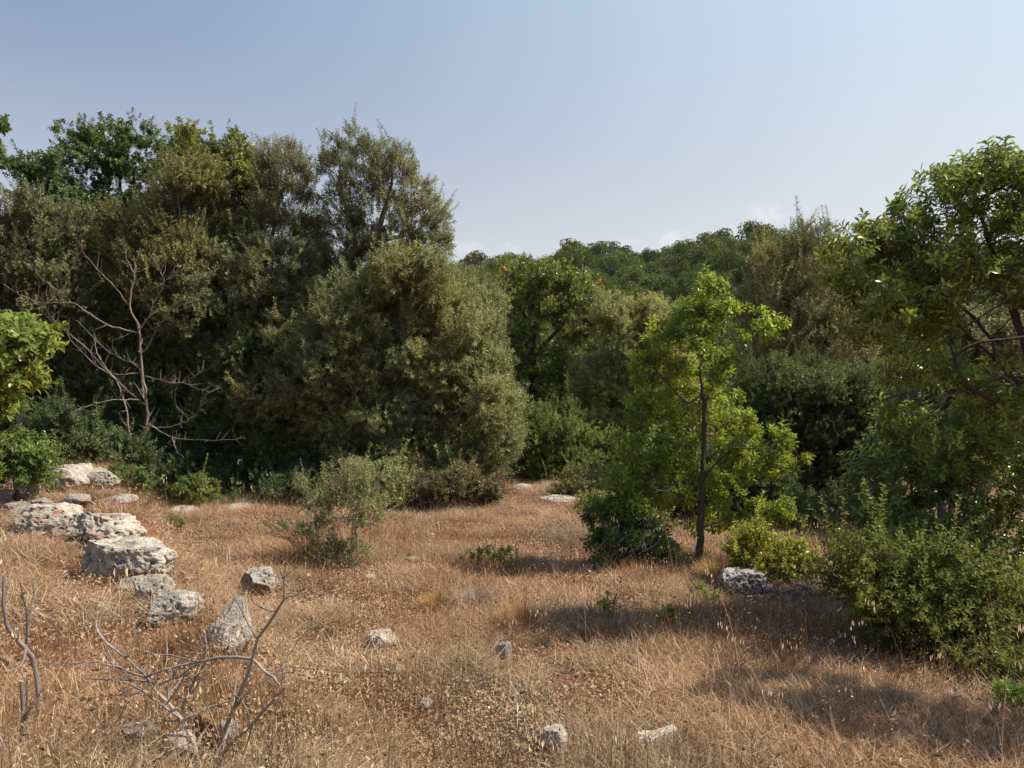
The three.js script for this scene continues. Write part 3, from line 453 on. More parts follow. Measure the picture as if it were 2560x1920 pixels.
plant({ name: 'evergreen_shrub', label: 'dark green rounded shrub at the end of the grassy path', category: 'shrub', seed: 115, base: at(1400, 1215, 14.8), d: 14.8, depth: 0.6, type: 'small', tips: 520, per: 17.2, spread: 0.15, step: 0.18, stems: 5, baseR: 0.05, mat: M.dullLeaf, tint: [1.75, 1.7, 1.1], warm: 0.4,
  lobes: [[1330, 1080, 45, 60], [1400, 1060, 80, 50], [1350, 1150, 60, 60], [1440, 1140, 80, 60], [1520, 1140, 80, 60], [1400, 1195, 90, 30], [1590, 1180, 80, 60], [1500, 1200, 90, 30]] });
plant({ name: 'low_bush', label: 'low pale green-brown scrub bordering the right side of the grassy path', category: 'shrub', seed: 116, base: at(1510, 1262, 12.4), d: 12.4, depth: 0.4, type: 'brown', tips: 260, per: 15.0, spread: 0.10, step: 0.12, stems: 6, baseR: 0.012, mat: M.dullLeaf, tint: [1.35, 1.3, 1.2],
  lobes: [[1440, 1222, 45, 24], [1500, 1245, 60, 36], [1550, 1280, 60, 40, -1.2], [1610, 1300, 60, 40, -1.8], [1480, 1200, 60, 30], [1500, 1268, 45, 26, -1.8], [1548, 1302, 50, 34, -2.8], [1610, 1322, 60, 40, -3.0]] });
// right of centre, behind
plant({ name: 'wild_olive', shoots: 0.55, label: 'thin brownish olive with two wispy tops breaking the skyline on the right', category: 'tree', seed: 117, base: at(2010, 1270, 13), d: 13, depth: 0.6, type: 'olive', tips: 560, per: 7, spread: 0.12, step: 0.19, stems: 4, baseR: 0.06, bark: M.bark, mat: M.dullLeaf, up: 1.1, tint: [1.1, 1.03, 0.9], warm: 0.7,
  lobes: [[1985, 590, 18, 28], [1970, 630, 28, 22], [2055, 590, 22, 18], [2035, 630, 25, 22], [1925, 660, 45, 40], [1990, 690, 50, 45], [2070, 680, 35, 40], [1910, 750, 60, 60], [2000, 780, 70, 60], [2090, 770, 50, 60], [1930, 850, 80, 60], [2050, 870, 80, 60], [2130, 860, 50, 70], [1960, 940, 90, 60]] });
plant({ name: 'evergreen_shrub', label: 'tall blackish green shrub in shade between the young oak and the big right oak', category: 'shrub', seed: 118, base: at(2050, 1310, 11.6), d: 11.8, depth: 0.7, type: 'small', tips: 780, per: 17.2, spread: 0.15, step: 0.19, stems: 6, baseR: 0.05, mat: M.dullLeaf, tint: [1.25, 1.25, 1.05], warm: 0.3,
  lobes: [[1930, 960, 70, 60], [2030, 960, 80, 60], [2130, 980, 80, 70], [2210, 1000, 60, 70], [1960, 1050, 80, 70], [2060, 1070, 90, 70], [2160, 1090, 80, 70], [1990, 1150, 90, 60], [2100, 1180, 90, 60], [2060, 1260, 80, 45], [1900, 1050, 60, 90], [1980, 1285, 90, 50, -2.2], [2080, 1305, 90, 50, -2.4], [2170, 1290, 80, 60, -2.4]] });
plant({ name: 'evergreen_shrub', label: 'dark green undergrowth directly behind the trunk of the young bright oak', category: 'shrub', seed: 130, base: at(1740, 1340, 9.8), d: 9.8, depth: 0.5, type: 'small', tips: 420, per: 12, spread: 0.13, step: 0.16, stems: 6, baseR: 0.03, mat: M.dullLeaf, tint: [0.95, 1.02, 0.95], warm: 0.2,
  lobes: [[1640, 1220, 70, 60], [1700, 1180, 70, 60], [1720, 1270, 80, 50], [1800, 1250, 80, 70], [1880, 1270, 70, 60], [1830, 1170, 70, 60], [1900, 1190, 60, 60]] });
plant({ name: 'wild_olive', label: 'sunlit grey-brown olive seen through the gap under the big right oak', category: 'tree', seed: 119, base: at(2380, 1330, 9.2), d: 9.2, depth: 0.5, type: 'brown', tips: 460, per: 16.2, spread: 0.12, step: 0.15, stems: 4, baseR: 0.05, bark: M.greyBark, mat: M.dullLeaf, tint: [1.15, 1.12, 1.25], up: 0.8,
  lobes: [[2400, 850, 70, 60], [2500, 850, 80, 60], [2350, 950, 80, 60], [2460, 950, 80, 60], [2300, 1020, 60, 50], [2400, 1060, 90, 60], [2540, 980, 60, 70], [2330, 1130, 90, 60], [2480, 1120, 90, 60], [2600, 900, 80, 100]] });
// the young oak in the clearing
plant({ name: 'young_oak', label: 'young bright green oak with a straight dark trunk standing alone in the clearing', category: 'tree', seed: 120, base: G(1745, 1422), d: 7.3, depth: 0.22, type: 'youngOak', shoots: 0.06, tips: 390, per: 4.4, spread: 0.05, step: 0.09, baseR: 0.035, limbs: 0.008, tipR: 0.0016, tint: [1.38, 1.18, 0.95], warm: 0.6, mat: M.softLeaf, bias: 0.6, single: { L: 0.05, wide: 0.9, kind: 'oak', cols: [[0.075, 0.125, 0.020], [0.09, 0.15, 0.022], [0.06, 0.11, 0.02]] },
  trunk: [[[1752, 1300, 7.3], [1757, 1150, 7.3], [1762, 1010, 7.3], [1750, 940, 7.3], [1758, 860, 7.3], [1768, 760, 7.25]], [[1762, 1010, 7.3], [1795, 940, 7.25], [1850, 880, 7.2], [1900, 830, 7.15]], [[1757, 1190, 7.3], [1830, 1120, 7.15], [1910, 1120, 7.0]], [[1753, 1260, 7.3], [1680, 1230, 7.05], [1600, 1220, 7.0]], [[1750, 1320, 7.3], [1840, 1290, 7.1], [1930, 1300, 7.0]], [[1720, 1010, 7.2], [1680, 970, 7.1], [1620, 900, 7.1]]],
  lobes: [[1770, 730, 26, 22], [1762, 762, 40, 26], [1810, 770, 28, 26], [1710, 790, 40, 26], [1765, 800, 55, 28], [1640, 840, 32, 20], [1690, 850, 45, 28], [1770, 870, 60, 34], [1900, 820, 40, 28], [1925, 800, 22, 16], [1600, 900, 30, 20], [1650, 920, 55, 28], [1740, 940, 60, 35, 0.26], [1820, 920, 45, 35], [1620, 970, 45, 25], [1700, 1000, 60, 32, 0.26], [1800, 1010, 55, 35, 0.26], [1630, 1050, 50, 30], [1720, 1080, 60, 35, 0.26], [1850, 1060, 65, 30], [1910, 1100, 60, 34], [1830, 1110, 60, 30, 0.26], [1575, 1110, 42, 26], [1570, 1175, 50, 28], [1530, 1225, 45, 26], [1590, 1020, 36, 20], [1985, 1140, 26, 22], [1950, 1160, 40, 28], [1880, 1160, 60, 28], [1660, 1140, 65, 38], [1620, 1190, 60, 30], [1710, 1190, 55, 35, 0.26], [1820, 1200, 50, 28, 0.26], [1850, 1275, 55, 28], [1930, 1275, 45, 26], [1910, 1310, 50, 25], [1600, 1250, 55, 26], [1690, 1260, 45, 24, 0.26], [1540, 1270, 50, 28], [1770, 1310, 45, 20, 0.26]] });
plant({ name: 'yellow_bush', label: 'yellow-green bush with fine leaves right of the young oak, behind the flat stones', category: 'shrub', seed: 121, base: G(1925, 1482), d: 6.6, depth: 0.2, type: 'yellow', tint: [1.35, 1.3, 1.1], tips: 150, per: 6, spread: 0.06, step: 0.08, stems: 7, baseR: 0.009, mat: M.softLeaf, up: 0.8, bark: M.greyBark,
  lobes: [[1880, 1340, 30, 26], [1850, 1370, 28, 30], [1900, 1390, 50, 40], [1960, 1390, 50, 35], [1990, 1420, 35, 28], [1870, 1430, 45, 32], [1940, 1440, 60, 32], [2000, 1390, 20, 20]] });
plant({ name: 'oak_seedling', label: 'dark leafy oak bush growing against the grey rock left of the young oak', category: 'shrub', seed: 122, base: G(1560, 1408), d: 7.35, depth: 0.18, type: 'youngOak', tips: 120, per: 3.6, spread: 0.05, step: 0.08, stems: 5, baseR: 0.009, tint: [0.7, 0.72, 0.9], shoots: 0, tipR: 0.0016,
  lobes: [[1540, 1270, 40, 26], [1500, 1300, 30, 24], [1580, 1290, 45, 30], [1530, 1330, 45, 30], [1600, 1340, 50, 35], [1500, 1370, 30, 20], [1490, 1385, 18, 14], [1650, 1370, 35, 30], [1560, 1380, 40, 20]] });
// right: the big oak close by, trunk just out of the frame
plant({ name: 'oak_tree', label: 'big glossy-leaved oak leaning in from the right edge with dark crooked limbs', category: 'tree', seed: 123, base: onGround(4.35, -5.6), d: 5.6, depth: 0.35, type: 'nearOak', shoots: 0, tips: 820, per: 4.2, spread: 0.07, step: 0.1, baseR: 0.046, limbs: 0.010, tipR: 0.0022, tint: [1.5, 1.4, 0.95], warm: 0.5, vary: 0.55, bias: 0.6, rust: 0, single: { L: 0.055, wide: 0.85, kind: 'oak', cols: oakC.map((c) => [c[0] * 1.1, c[1] * 1.05, c[2]]) },
  trunk: [[[2800, 1300, 5.7], [2680, 1080, 5.7], [2590, 1000, 5.6], [2530, 945, 5.5], [2490, 900, 5.5], [2445, 860, 5.5], [2400, 815, 5.4], [2300, 800, 5.3]], [[2490, 900, 5.5], [2480, 850, 5.5], [2440, 800, 5.6], [2350, 720, 5.6], [2250, 680, 5.5]], [[2590, 1000, 5.6], [2570, 880, 5.6], [2520, 740, 5.7], [2470, 600, 5.8], [2430, 480, 5.8]], [[2680, 1080, 5.7], [2560, 1020, 5.5], [2480, 1000, 5.3], [2420, 970, 5.2], [2390, 920, 5.2], [2375, 860, 5.2]], [[2420, 975, 5.2], [2360, 995, 5.15], [2310, 1050, 5.1]]],
  lobes: [[2440, 440, 36, 34], [2500, 420, 46, 38], [2565, 455, 56, 50], [2400, 470, 34, 32], [2480, 470, 70, 50], [2560, 520, 60, 60], [2310, 520, 40, 30], [2350, 560, 60, 35], [2280, 590, 50, 35], [2430, 560, 70, 45], [2520, 620, 80, 60], [2200, 620, 40, 28], [2260, 660, 70, 40], [2110, 640, 36, 22], [2160, 600, 30, 20], [2250, 560, 30, 22], [2400, 430, 18, 14], [2095, 690, 28, 18], [2360, 660, 80, 45], [2180, 710, 50, 30], [2300, 730, 80, 40], [2440, 720, 80, 50], [2550, 720, 60, 40], [2150, 790, 40, 26], [2220, 780, 60, 35], [2290, 810, 50, 28], [2190, 840, 50, 28], [2340, 800, 50, 28], [2310, 890, 30, 22], [2290, 930, 40, 28], [2520, 960, 50, 36], [2420, 890, 36, 24], [2470, 1045, 60, 36], [2370, 960, 46, 34], [2180, 580, 26, 18], [2340, 470, 30, 22], [2240, 1060, 35, 28], [2280, 1090, 50, 26], [2530, 1090, 40, 36], [2680, 900, 60, 80], [2720, 640, 120, 200], [2900, 600, 170, 200], [2850, 750, 130, 150], [2980, 700, 150, 130, -1.5], [3200, 620, 190, 170, -1.7], [3050, 430, 190, 130, -1.3], [3350, 800, 150, 150, -1.9], [2460, 1010, 30, 22]] });
plant({ name: 'oak_thicket', label: 'dark low oak thicket below the big oak at the right edge', category: 'shrub', seed: 124, base: onGround(3.3, -6.0), d: 6.0, depth: 0.35, type: 'nearOak', shoots: 0.03, tips: 380, per: 3.4, spread: 0.075, step: 0.11, stems: 5, baseR: 0.02, tipR: 0.002, tint: [1.0, 1.02, 1.0], warm: 0.5, vary: 0.6, rust: 0,
  lobes: [[2260, 1060, 50, 28], [2360, 1090, 70, 36], [2460, 1110, 70, 40], [2230, 1135, 50, 28], [2290, 1150, 60, 32], [2190, 1190, 60, 30], [2280, 1210, 80, 38], [2380, 1180, 80, 45], [2480, 1180, 80, 60], [2570, 1180, 60, 80], [2160, 1240, 40, 25], [2250, 1280, 80, 38], [2370, 1280, 90, 50], [2490, 1310, 90, 60], [2200, 1330, 60, 30], [2560, 1420, 60, 80], [2450, 1420, 80, 45], [2320, 1350, 80, 35], [2540, 1530, 60, 50], [2200, 1400, 50, 24, -0.9], [2330, 1430, 60, 26, -0.9], [2430, 1500, 60, 30, -0.9], [2530, 1450, 50, 40, -0.9]] });
plant({ name: 'scrub_bush', label: 'loose yellow-green small-leaved scrub spilling onto the grass below the right oak', category: 'shrub', seed: 125, base: G(2330, 1660), d: 4.85, depth: 0.3, type: 'yellow', tips: 420, per: 3.2, spread: 0.07, step: 0.09, stems: 9, baseR: 0.011, tipR: 0.0015, mat: M.softLeaf, tint: [0.66, 0.72, 0.8], shoots: 0.2, up: 0.4, warm: 0.5, rust: 0,
  lobes: [[2110, 1380, 40, 24], [2170, 1390, 55, 35], [2250, 1380, 70, 40], [2340, 1400, 80, 45], [2130, 1450, 55, 28], [2220, 1460, 80, 40], [2330, 1480, 90, 50], [2430, 1500, 80, 55], [2510, 1480, 60, 60], [2240, 1530, 70, 35], [2350, 1560, 90, 40], [2460, 1600, 80, 45], [2540, 1640, 60, 50], [2280, 1590, 80, 40], [2400, 1640, 80, 35], [2480, 1670, 70, 40, -0.4], [2555, 1700, 60, 55, -0.55], [2180, 1500, 60, 30], [2090, 1430, 40, 26]] });
// left edge
plant({ name: 'oak_tree', label: 'oak whose upper leaf tufts just reach in at the left edge against the sky', category: 'tree', seed: 126, base: onGround(-7.6, -8.6), d: 8.8, depth: 0.4, type: 'oak', tips: 170, per: 11.2, spread: 0.10, step: 0.16, baseR: 0.1, tint: [0.85, 0.9, 1.0],
  lobes: [[-45, 258, 22, 8], [-60, 300, 28, 14], [-62, 385, 36, 20], [-70, 400, 40, 16], [-72, 455, 34, 14], [-260, 330, 90, 120], [-360, 420, 130, 180]] });
plant({ name: 'oak_bush', label: 'sunlit bright yellow-green oak bush with big leaves at the left edge', category: 'shrub', seed: 127, base: onGround(-3.75, -5.35), d: 5.4, depth: 0.3, type: 'bright', shoots: 0.03, tips: 150, per: 7, spread: 0.06, step: 0.09, stems: 4, baseR: 0.018, tipR: 0.002, mat: M.softLeaf, up: 0.7, single: { L: 0.062, kind: 'oak', wide: 1.1, cols: [[0.15, 0.19, 0.03], [0.11, 0.16, 0.027], [0.19, 0.21, 0.04]] },
  lobes: [[-30, 832, 40, 22], [30, 838, 34, 20], [75, 852, 22, 18], [-20, 880, 46, 28], [45, 890, 36, 22], [-40, 940, 46, 32], [5, 965, 32, 22], [-50, 1020, 42, 32], [-160, 900, 80, 110]] });
plant({ name: 'low_bush', label: 'low green bush with small leaves behind the rocks at the left edge', category: 'shrub', seed: 128, base: onGround(-4.75, -7.2), d: 7.3, depth: 0.25, type: 'yellow', tips: 170, per: 9, spread: 0.065, step: 0.09, stems: 6, baseR: 0.01, mat: M.softLeaf, tint: [0.7, 0.85, 1.1],
  lobes: [[0, 1010, 36, 26], [20, 1120, 50, 24], [80, 1140, 45, 24], [10, 1170, 60, 30], [90, 1180, 36, 20], [-50, 1150, 60, 50]] });
plant({ name: 'evergreen_shrub', label: 'low dark shrub directly behind the topmost boulders of the rock row', category: 'shrub', seed: 131, base: at(215, 1180, 9.6), d: 9.6, depth: 0.35, type: 'small', tips: 230, per: 13, spread: 0.11, step: 0.14, stems: 5, baseR: 0.015, mat: M.dullLeaf, tint: [1.0, 1.0, 0.9],
  lobes: [[120, 1110, 80, 45], [215, 1120, 80, 45], [300, 1140, 70, 40], [160, 1060, 60, 40], [260, 1170, 90, 30], [150, 1165, 80, 30]] });
// in the grass
plant({ name: 'thorny_shrub', label: 'grey-green thorny shrub standing in the dry grass left of the middle', category: 'shrub', seed: 129, base: G(852, 1437), d: 7.35, depth: 0.22, type: 'spiny', shoots: 0.08, tint: [1.0, 0.95, 0.62], tips: 260, per: 2.9, spread: 0.05, step: 0.08, stems: 2, baseR: 0.012, tipR: 0.0017, bark: M.greyBark, mat: M.dullLeaf, up: 0.7, bias: 0.6,
  lobes: [[885, 1178, 36, 16], [935, 1188, 22, 10], [850, 1202, 34, 18], [765, 1205, 16, 16], [835, 1240, 52, 24], [905, 1242, 44, 22], [950, 1262, 18, 18], [770, 1255, 24, 18], [850, 1282, 70, 22], [790, 1298, 40, 16], [920, 1300, 40, 14], [830, 1365, 45, 20], [885, 1375, 45, 24], [850, 1412, 65, 20], [760, 1345, 40, 12], [715, 1318, 30, 8], [780, 1395, 45, 18]] });
const sprout = (label, px, py, d, w, h, seed, type, tint, n = 26) => plant({ name: 'sprout', label, category: 'plant', seed, base: at(px, py, d), d, depth: 0.05, type, tips: n, per: 4, spread: 0.03, step: 0.06, stems: 3, baseR: 0.005, tipR: 0.0013, mat: M.softLeaf, tint, scale: type === 'youngOak' ? 0.55 : 0.8, rust: 0, lobes: [[px, py - h * 0.65, w * 0.5, h * 0.35], [px - w * 0.2, py - h * 0.4, w * 0.35, h * 0.3], [px + w * 0.22, py - h * 0.35, w * 0.35, h * 0.3]] });
sprout('small dark green bush right of the flat-topped boulders', 330, 1240, G(330, 1240).z * -1, 90, 62, 140, 'small', [1.6, 1.6, 1.1], 70);
sprout('small fresh green bush at the edge of the grass under the dark thicket', 490, 1268, G(490, 1268).z * -1, 105, 78, 141, 'yellow', [0.85, 1.0, 1.1], 80);
sprout('low green seedling with shiny leaves lying across the middle of the grass', 1225, 1420, G(1225, 1420).z * -1, 150, 50, 142, 'youngOak', [1.1, 1.1, 1.1], 20);
sprout('tiny green seedling in the grass below the young oak', 1770, 1520, G(1770, 1520).z * -1, 42, 40, 143, 'youngOak', [1.2, 1.2, 1.2], 8);
sprout('tiny dark seedling low in the grass well left of the young oak', 1515, 1560, G(1515, 1560).z * -1, 26, 36, 144, 'youngOak', [0.8, 0.9, 0.9], 5);
sprout('thin upright seedling with a leaf tuft on top in front of the young oak', 1665, 1580, G(1665, 1580).z * -1, 20, 45, 145, 'youngOak', [0.8, 0.9, 0.9], 5);
sprout('broad-leaved green seedling at the right edge near the bottom', 2535, 1790, G(2535, 1790).z * -1, 70, 75, 146, 'youngOak', [1.2, 1.15, 1.2], 18);
sprout('scrappy weed on the red earth right of the lichen-spotted rocks', 440, 1330, G(440, 1330).z * -1, 30, 40, 147, 'small', [1.8, 1.6, 1.0], 12);

// ---------------------------------------------------------------- rocks
const ROCKS = [];
function rockGeo(seed, { detail = 14, cuts = 7, rough = 0.16, pits = 0.05, dark = 0.45, orange = 0, taper = 0, lean = 0, base = [0.50, 0.435, 0.36], stretch = [1, 1, 1] }) {
  const R = rng(seed); let g = new THREE.IcosahedronGeometry(1, detail); g.deleteAttribute('uv'); g.deleteAttribute('normal'); g = mergeVertices(g, 1e-4);
  const p = g.attributes.position, planes = []; for (let i = 0; i < cuts; i++) { const n = V(gauss(R), gauss(R) * 0.8, gauss(R)).normalize(); planes.push([n, 0.52 + R() * 0.3]); }
  planes.push([V(0.1 * gauss(R), 1, 0.1 * gauss(R)).normalize(), 0.55 + 0.2 * R()]);
  const off = R() * 50, col = new Float32Array(p.count * 3), uv = new Float32Array(p.count * 2);
  for (let i = 0; i < p.count; i++) {
    const v = V(p.getX(i), p.getY(i), p.getZ(i)), q = v.clone();
    for (const [n, c] of planes) { const d = v.dot(n); if (d > c) v.addScaledVector(n, (c - d) * 0.93); }
    const n1 = fbm(q.x * 1.3 + off, q.y * 1.3, q.z * 1.3, 3), n2 = fbm(q.x * 4 + off, q.y * 2.4, q.z * 4, 4), strat = Math.sin((v.y + 0.15 * n1) * 7) * 0.004;
    const pit = sstep(0.10, 0.32, fbm(q.x * 6 + off, q.y * 3, q.z * 6 + 9, 2));
    v.multiplyScalar(1 + rough * 1.3 * n1 + rough * 0.75 * n2 + strat - pits * pit * 1.6);
    if (taper) { const t = 1 - taper * clamp(v.y + 0.2, 0, 1); v.x = v.x * t + lean * Math.max(0, v.y); v.z *= t; }
    p.setXYZ(i, v.x * stretch[0], v.y * stretch[1], v.z * stretch[2]);
    uv[i * 2] = (Math.atan2(q.z, q.x) / TP) * 2.5; uv[i * 2 + 1] = q.y * 0.9;
    // lichen and weather: black crusts, pale crusts, orange patches, earth stain at the foot
    const l1 = sstep(0.02, 0.24, fbm(q.x * 3.1 + off + 30, q.y * 3.1, q.z * 3.1, 4)) * dark, l2 = sstep(0.1, 0.25, fbm(q.x * 9 + off, q.y * 9, q.z * 9 + 4, 3)) * 0.6 * Math.min(1, dark * 2), w = 0.88 + 0.35 * n2;
    let c = [base[0] * w, base[1] * w, base[2] * w]; const k = Math.max(l1, l2 * 0.8, pit * 0.5); c = [mix(c[0], 0.155, k), mix(c[1], 0.125, k), mix(c[2], 0.10, k)];
    const e = sstep(-0.15, -0.6, q.y); c = [mix(c[0], 0.34, e * 0.7), mix(c[1], 0.20, e * 0.7), mix(c[2], 0.11, e * 0.7)];
    if (orange) { const o = sstep(0.16, 0.26, fbm(q.x * 3.6 + off + 70, q.y * 3.6, q.z * 3.6, 3)) * orange * (q.y > 0 ? 1 : 0.2); c = [mix(c[0], 0.55, o), mix(c[1], 0.21, o), mix(c[2], 0.06, o)]; }
    col[i * 3] = c[0]; col[i * 3 + 1] = c[1]; col[i * 3 + 2] = c[2];
  }
  g.setAttribute('color', new THREE.BufferAttribute(col, 3)); g.setAttribute('uv', new THREE.BufferAttribute(uv, 2)); g.computeVertexNormals(); TRIS.n += g.index.count / 3; return g;
}
// px, py: middle of its foot in the photograph; w, h: its size there
function rock(name, label, px, py, w, h, o = {}) {
  const q = G(px, py), k = -q.z / FPX * 1.0, W = w * k / 2, H = h * k, D = W * (o.deep ?? 0.8), sink = o.sink ?? 0.4;
  const g = rockGeo(o.seed ?? Math.round(px * 7 + py), { ...o, stretch: [1, 1, 1] });
  ROCKS.push([q.x, q.z, W]);
  const m = mesh(numbered(name), g, M.stone, scene); m.position.copy(q).add(V(0, H * (0.5 - sink * 0.25 + (h < 30 ? -0.1 : h < 65 ? 0.12 : 0)) + (h < 65 ? 0.008 : 0), -D * 0.55)); m.scale.set(W * 1.22, H * (h >= 40 && h < 75 ? 0.8 : h < 120 ? 0.6 : 0.74), D * 1.22);
  m.rotation.set(o.rx ?? 0, o.ry ?? (px % 7), o.rz ?? 0); if (o.ry === undefined) m.rotation.y = (px % 7) * 0.25 - 0.75;
  tag(m, label, h < 45 ? 'stone' : 'rock', o.group); return m;
}
rock('limestone_block', 'upright limestone block with a dark weathered left side, alone in the front left grass', 562, 1650, 108, 165, { detail: 34, cuts: 5, dark: 0.6, deep: 0.9, rz: -0.12, ry: 0.35, pits: 0.05, taper: 0.62, lean: 0.35, rough: 0.13, seed: 15 });
rock('limestone_rock', 'roundish pitted grey rock in the grass behind the upright block', 640, 1490, 84, 55, { detail: 24, pits: 0.12, dark: 0.75, seed: 22 });
rock('limestone_rock', 'low pale rock half buried left of the upright block', 418, 1562, 130, 62, { detail: 24, dark: 0.6, seed: 31, rough: 0.2 });
rock('limestone_rock', 'overhanging pale limestone slab at the lower right end of the rock row', 298, 1452, 190, 105, { detail: 40, cuts: 5, dark: 0.72, pits: 0.09, rough: 0.22, seed: 41, deep: 0.9, rz: -0.12 });
rock('limestone_rock', 'dark hollowed rock under the end of the overhanging slab', 368, 1515, 95, 82, { detail: 24, dark: 0.7, pits: 0.12, seed: 43 });
rock('limestone_rock', 'long rugged ledge in the middle of the rock row', 248, 1365, 165, 88, { detail: 36, dark: 0.72, pits: 0.1, rough: 0.24, seed: 53, orange: 0.5, rz: -0.2 });
rock('limestone_rock', 'wide flat rock with orange lichen patches in the rock row', 125, 1330, 150, 66, { detail: 34, dark: 0.6, pits: 0.07, orange: 0.6, seed: 64 });
rock('limestone_rock', 'angular grey boulder at the top of the rock row beside a flat-topped block', 172, 1226, 105, 66, { detail: 26, dark: 0.45, seed: 72 });
rock('limestone_rock', 'flat-topped pale block at the upper right end of the rock row', 246, 1222, 82, 42, { detail: 22, cuts: 4, dark: 0.2, seed: 83 });
rock('limestone_rock', 'rounded pale rock near the left edge in front of the green bush', 56, 1252, 76, 60, { detail: 24, dark: 0.72, seed: 91, orange: 0.3 });
rock('limestone_rock', 'small bright rock cut off by the left edge', 4, 1265, 56, 38, { detail: 18, dark: 0.6, seed: 95 });
rock('limestone_rock', 'broken low rubble rock below the flat-topped block', 285, 1256, 80, 26, { sink: 1.7, detail: 18, dark: 0.6, seed: 103 });
rock('limestone_rock', 'small wedge-shaped stone between the boulder and the orange lichen rock', 190, 1272, 56, 34, { detail: 16, dark: 0.25, seed: 107 });
rock('limestone_rock', 'grey rubble stone between two bigger rocks at the left edge', 100, 1272, 50, 26, { detail: 14, dark: 0.6, seed: 109 });
rock('limestone_rock', 'flat pale stone flush with the grass right of the rubble', 455, 1282, 80, 16, { sink: 1.7, detail: 16, dark: 0.15, seed: 113 });
rock('limestone_rock', 'thin pale outcrop showing in the grass edge below the dark thicket', 585, 1272, 70, 14, { sink: 1.7, detail: 16, dark: 0.15, seed: 117 });
rock('limestone_rock', 'small white stone between two little bushes at the grass edge', 428, 1262, 20, 16, { detail: 10, dark: 0.1, seed: 119 });
rock('limestone_rock', 'grey leaning rock behind the leafy oak bush left of the young oak', 1625, 1402, 125, 110, { detail: 30, dark: 0.45, pits: 0.1, seed: 124, rz: -0.35, base: [0.30, 0.27, 0.25] });
rock('limestone_rock', 'flat grey limestone outcrop in front of the yellow-green bush', 1868, 1486, 130, 50, { detail: 30, dark: 0.6, pits: 0.08, seed: 133, base: [0.42, 0.39, 0.37], rz: -0.15 });
rock('limestone_rock', 'pale flat stone at the far end of the grassy path', 1312, 1222, 52, 18, { sink: 1.7, detail: 16, dark: 0.6, seed: 137 });
rock('limestone_rock', 'low pale rock ledge beside the far end of the grassy path', 1400, 1252, 80, 12, { sink: 1.7, detail: 16, dark: 0.6, seed: 139 });
{ const R = rng(340); for (let i = 0; i < 18; i++) { const t = i / 17, px = mix(20, 395, t) + gauss(R) * 26, py = mix(1275, 1545, Math.pow(t, 1.25)) + gauss(R) * 16; rock('rubble_stone', 'small angular rubble stone lying among the big rocks of the left rock row', px, py, 22 + R() * 34, 14 + R() * 16, { detail: 9, dark: 0.4, seed: 400 + i, group: 'rubble stones of the left rock row' }); } }
const WHITE = [0.78, 0.67, 0.55];
rock('stone', 'pale stone with a rounded back in the open grass right of the upright block', 952, 1632, 72, 40, { detail: 18, dark: 0.15, seed: 201, base: [0.66, 0.55, 0.43] });
rock('stone', 'brown-grey stone with a peaked top in the middle of the grass', 1262, 1662, 38, 42, { detail: 14, dark: 0.35, seed: 202, rz: 0.3 });
rock('stone', 'small cream stone left of the peaked brown-grey one', 1000, 1698, 28, 30, { detail: 12, dark: 0.1, seed: 203, base: WHITE });
rock('stone', 'bright cream stone in the lower middle of the grass', 1067, 1775, 32, 26, { detail: 12, dark: 0.05, seed: 204, base: WHITE });
rock('stone', 'flat buff stone showing between grass left of the bright cream one', 850, 1715, 34, 16, { detail: 12, dark: 0.1, seed: 205, base: [0.55, 0.42, 0.30] });
rock('stone', 'round pale grey stone at the bottom edge left of the white shards', 1384, 1898, 66, 62, { detail: 22, dark: 0.12, seed: 206, base: [0.68, 0.59, 0.49] });
rock('stone', 'small white stone behind the low green seedling', 1046, 1442, 20, 16, { detail: 8, dark: 0.05, seed: 207, base: WHITE });
rock('stone', 'flat white stone flake right of the thorny shrub', 925, 1452, 32, 12, { detail: 8, dark: 0.05, seed: 208, base: WHITE });
rock('stone', 'white stone scatter piece beyond the thorny shrub toward the path', 1072, 1344, 26, 10, { detail: 8, dark: 0.05, seed: 209, base: WHITE });
rock('stone', 'small white stone just right of the thorny shrub top', 972, 1344, 14, 9, { detail: 8, dark: 0.05, seed: 210, base: WHITE });
rock('stone', 'thin white flake lying above the small white stone in the grass', 1030, 1402, 34, 7, { detail: 8, dark: 0.05, seed: 211, base: WHITE });
rock('stone', 'pale rock at the bottom edge under the dead branches', 442, 1916, 90, 55, { detail: 24, dark: 0.15, seed: 212, base: [0.6, 0.53, 0.45] });
rock('stone', 'brown flattened rock among the dead branches near the bottom left', 345, 1880, 100, 48, { detail: 22, dark: 0.6, seed: 213, base: [0.36, 0.27, 0.20] });
rock('stone', 'whitish angular stone behind the dead branch base', 574, 1870, 58, 50, { detail: 18, dark: 0.25, seed: 214, base: [0.6, 0.53, 0.45] });
const CLAY = [0.60, 0.34, 0.14];
rock('clay_clod', 'orange-tan clod beside the dead branch base', 512, 1850, 56, 52, { detail: 16, dark: 0.1, seed: 215, base: CLAY });
rock('clay_clod', 'orange-tan clod at the tip of the horizontal dead branch', 752, 1745, 60, 46, { detail: 16, dark: 0.1, seed: 216, base: CLAY });
rock('clay_clod', 'pale tan clod just below the tip of the horizontal dead branch', 728, 1762, 40, 42, { detail: 14, dark: 0.05, seed: 217, base: [0.66, 0.45, 0.24] });
rock('clay_clod', 'flat tan clod left of the dead branch fork', 232, 1775, 54, 24, { detail: 14, dark: 0.1, seed: 218, base: CLAY });
rock('stone', 'buff stone at the left edge in the front grass', 10, 1690, 44, 46, { detail: 14, dark: 0.05, seed: 219, base: [0.62, 0.42, 0.24] });
rock('stone', 'pale stone in the leaf litter near the lower right corner', 2445, 1830, 70, 24, { detail: 14, dark: 0.1, seed: 220, base: [0.55, 0.47, 0.40] });
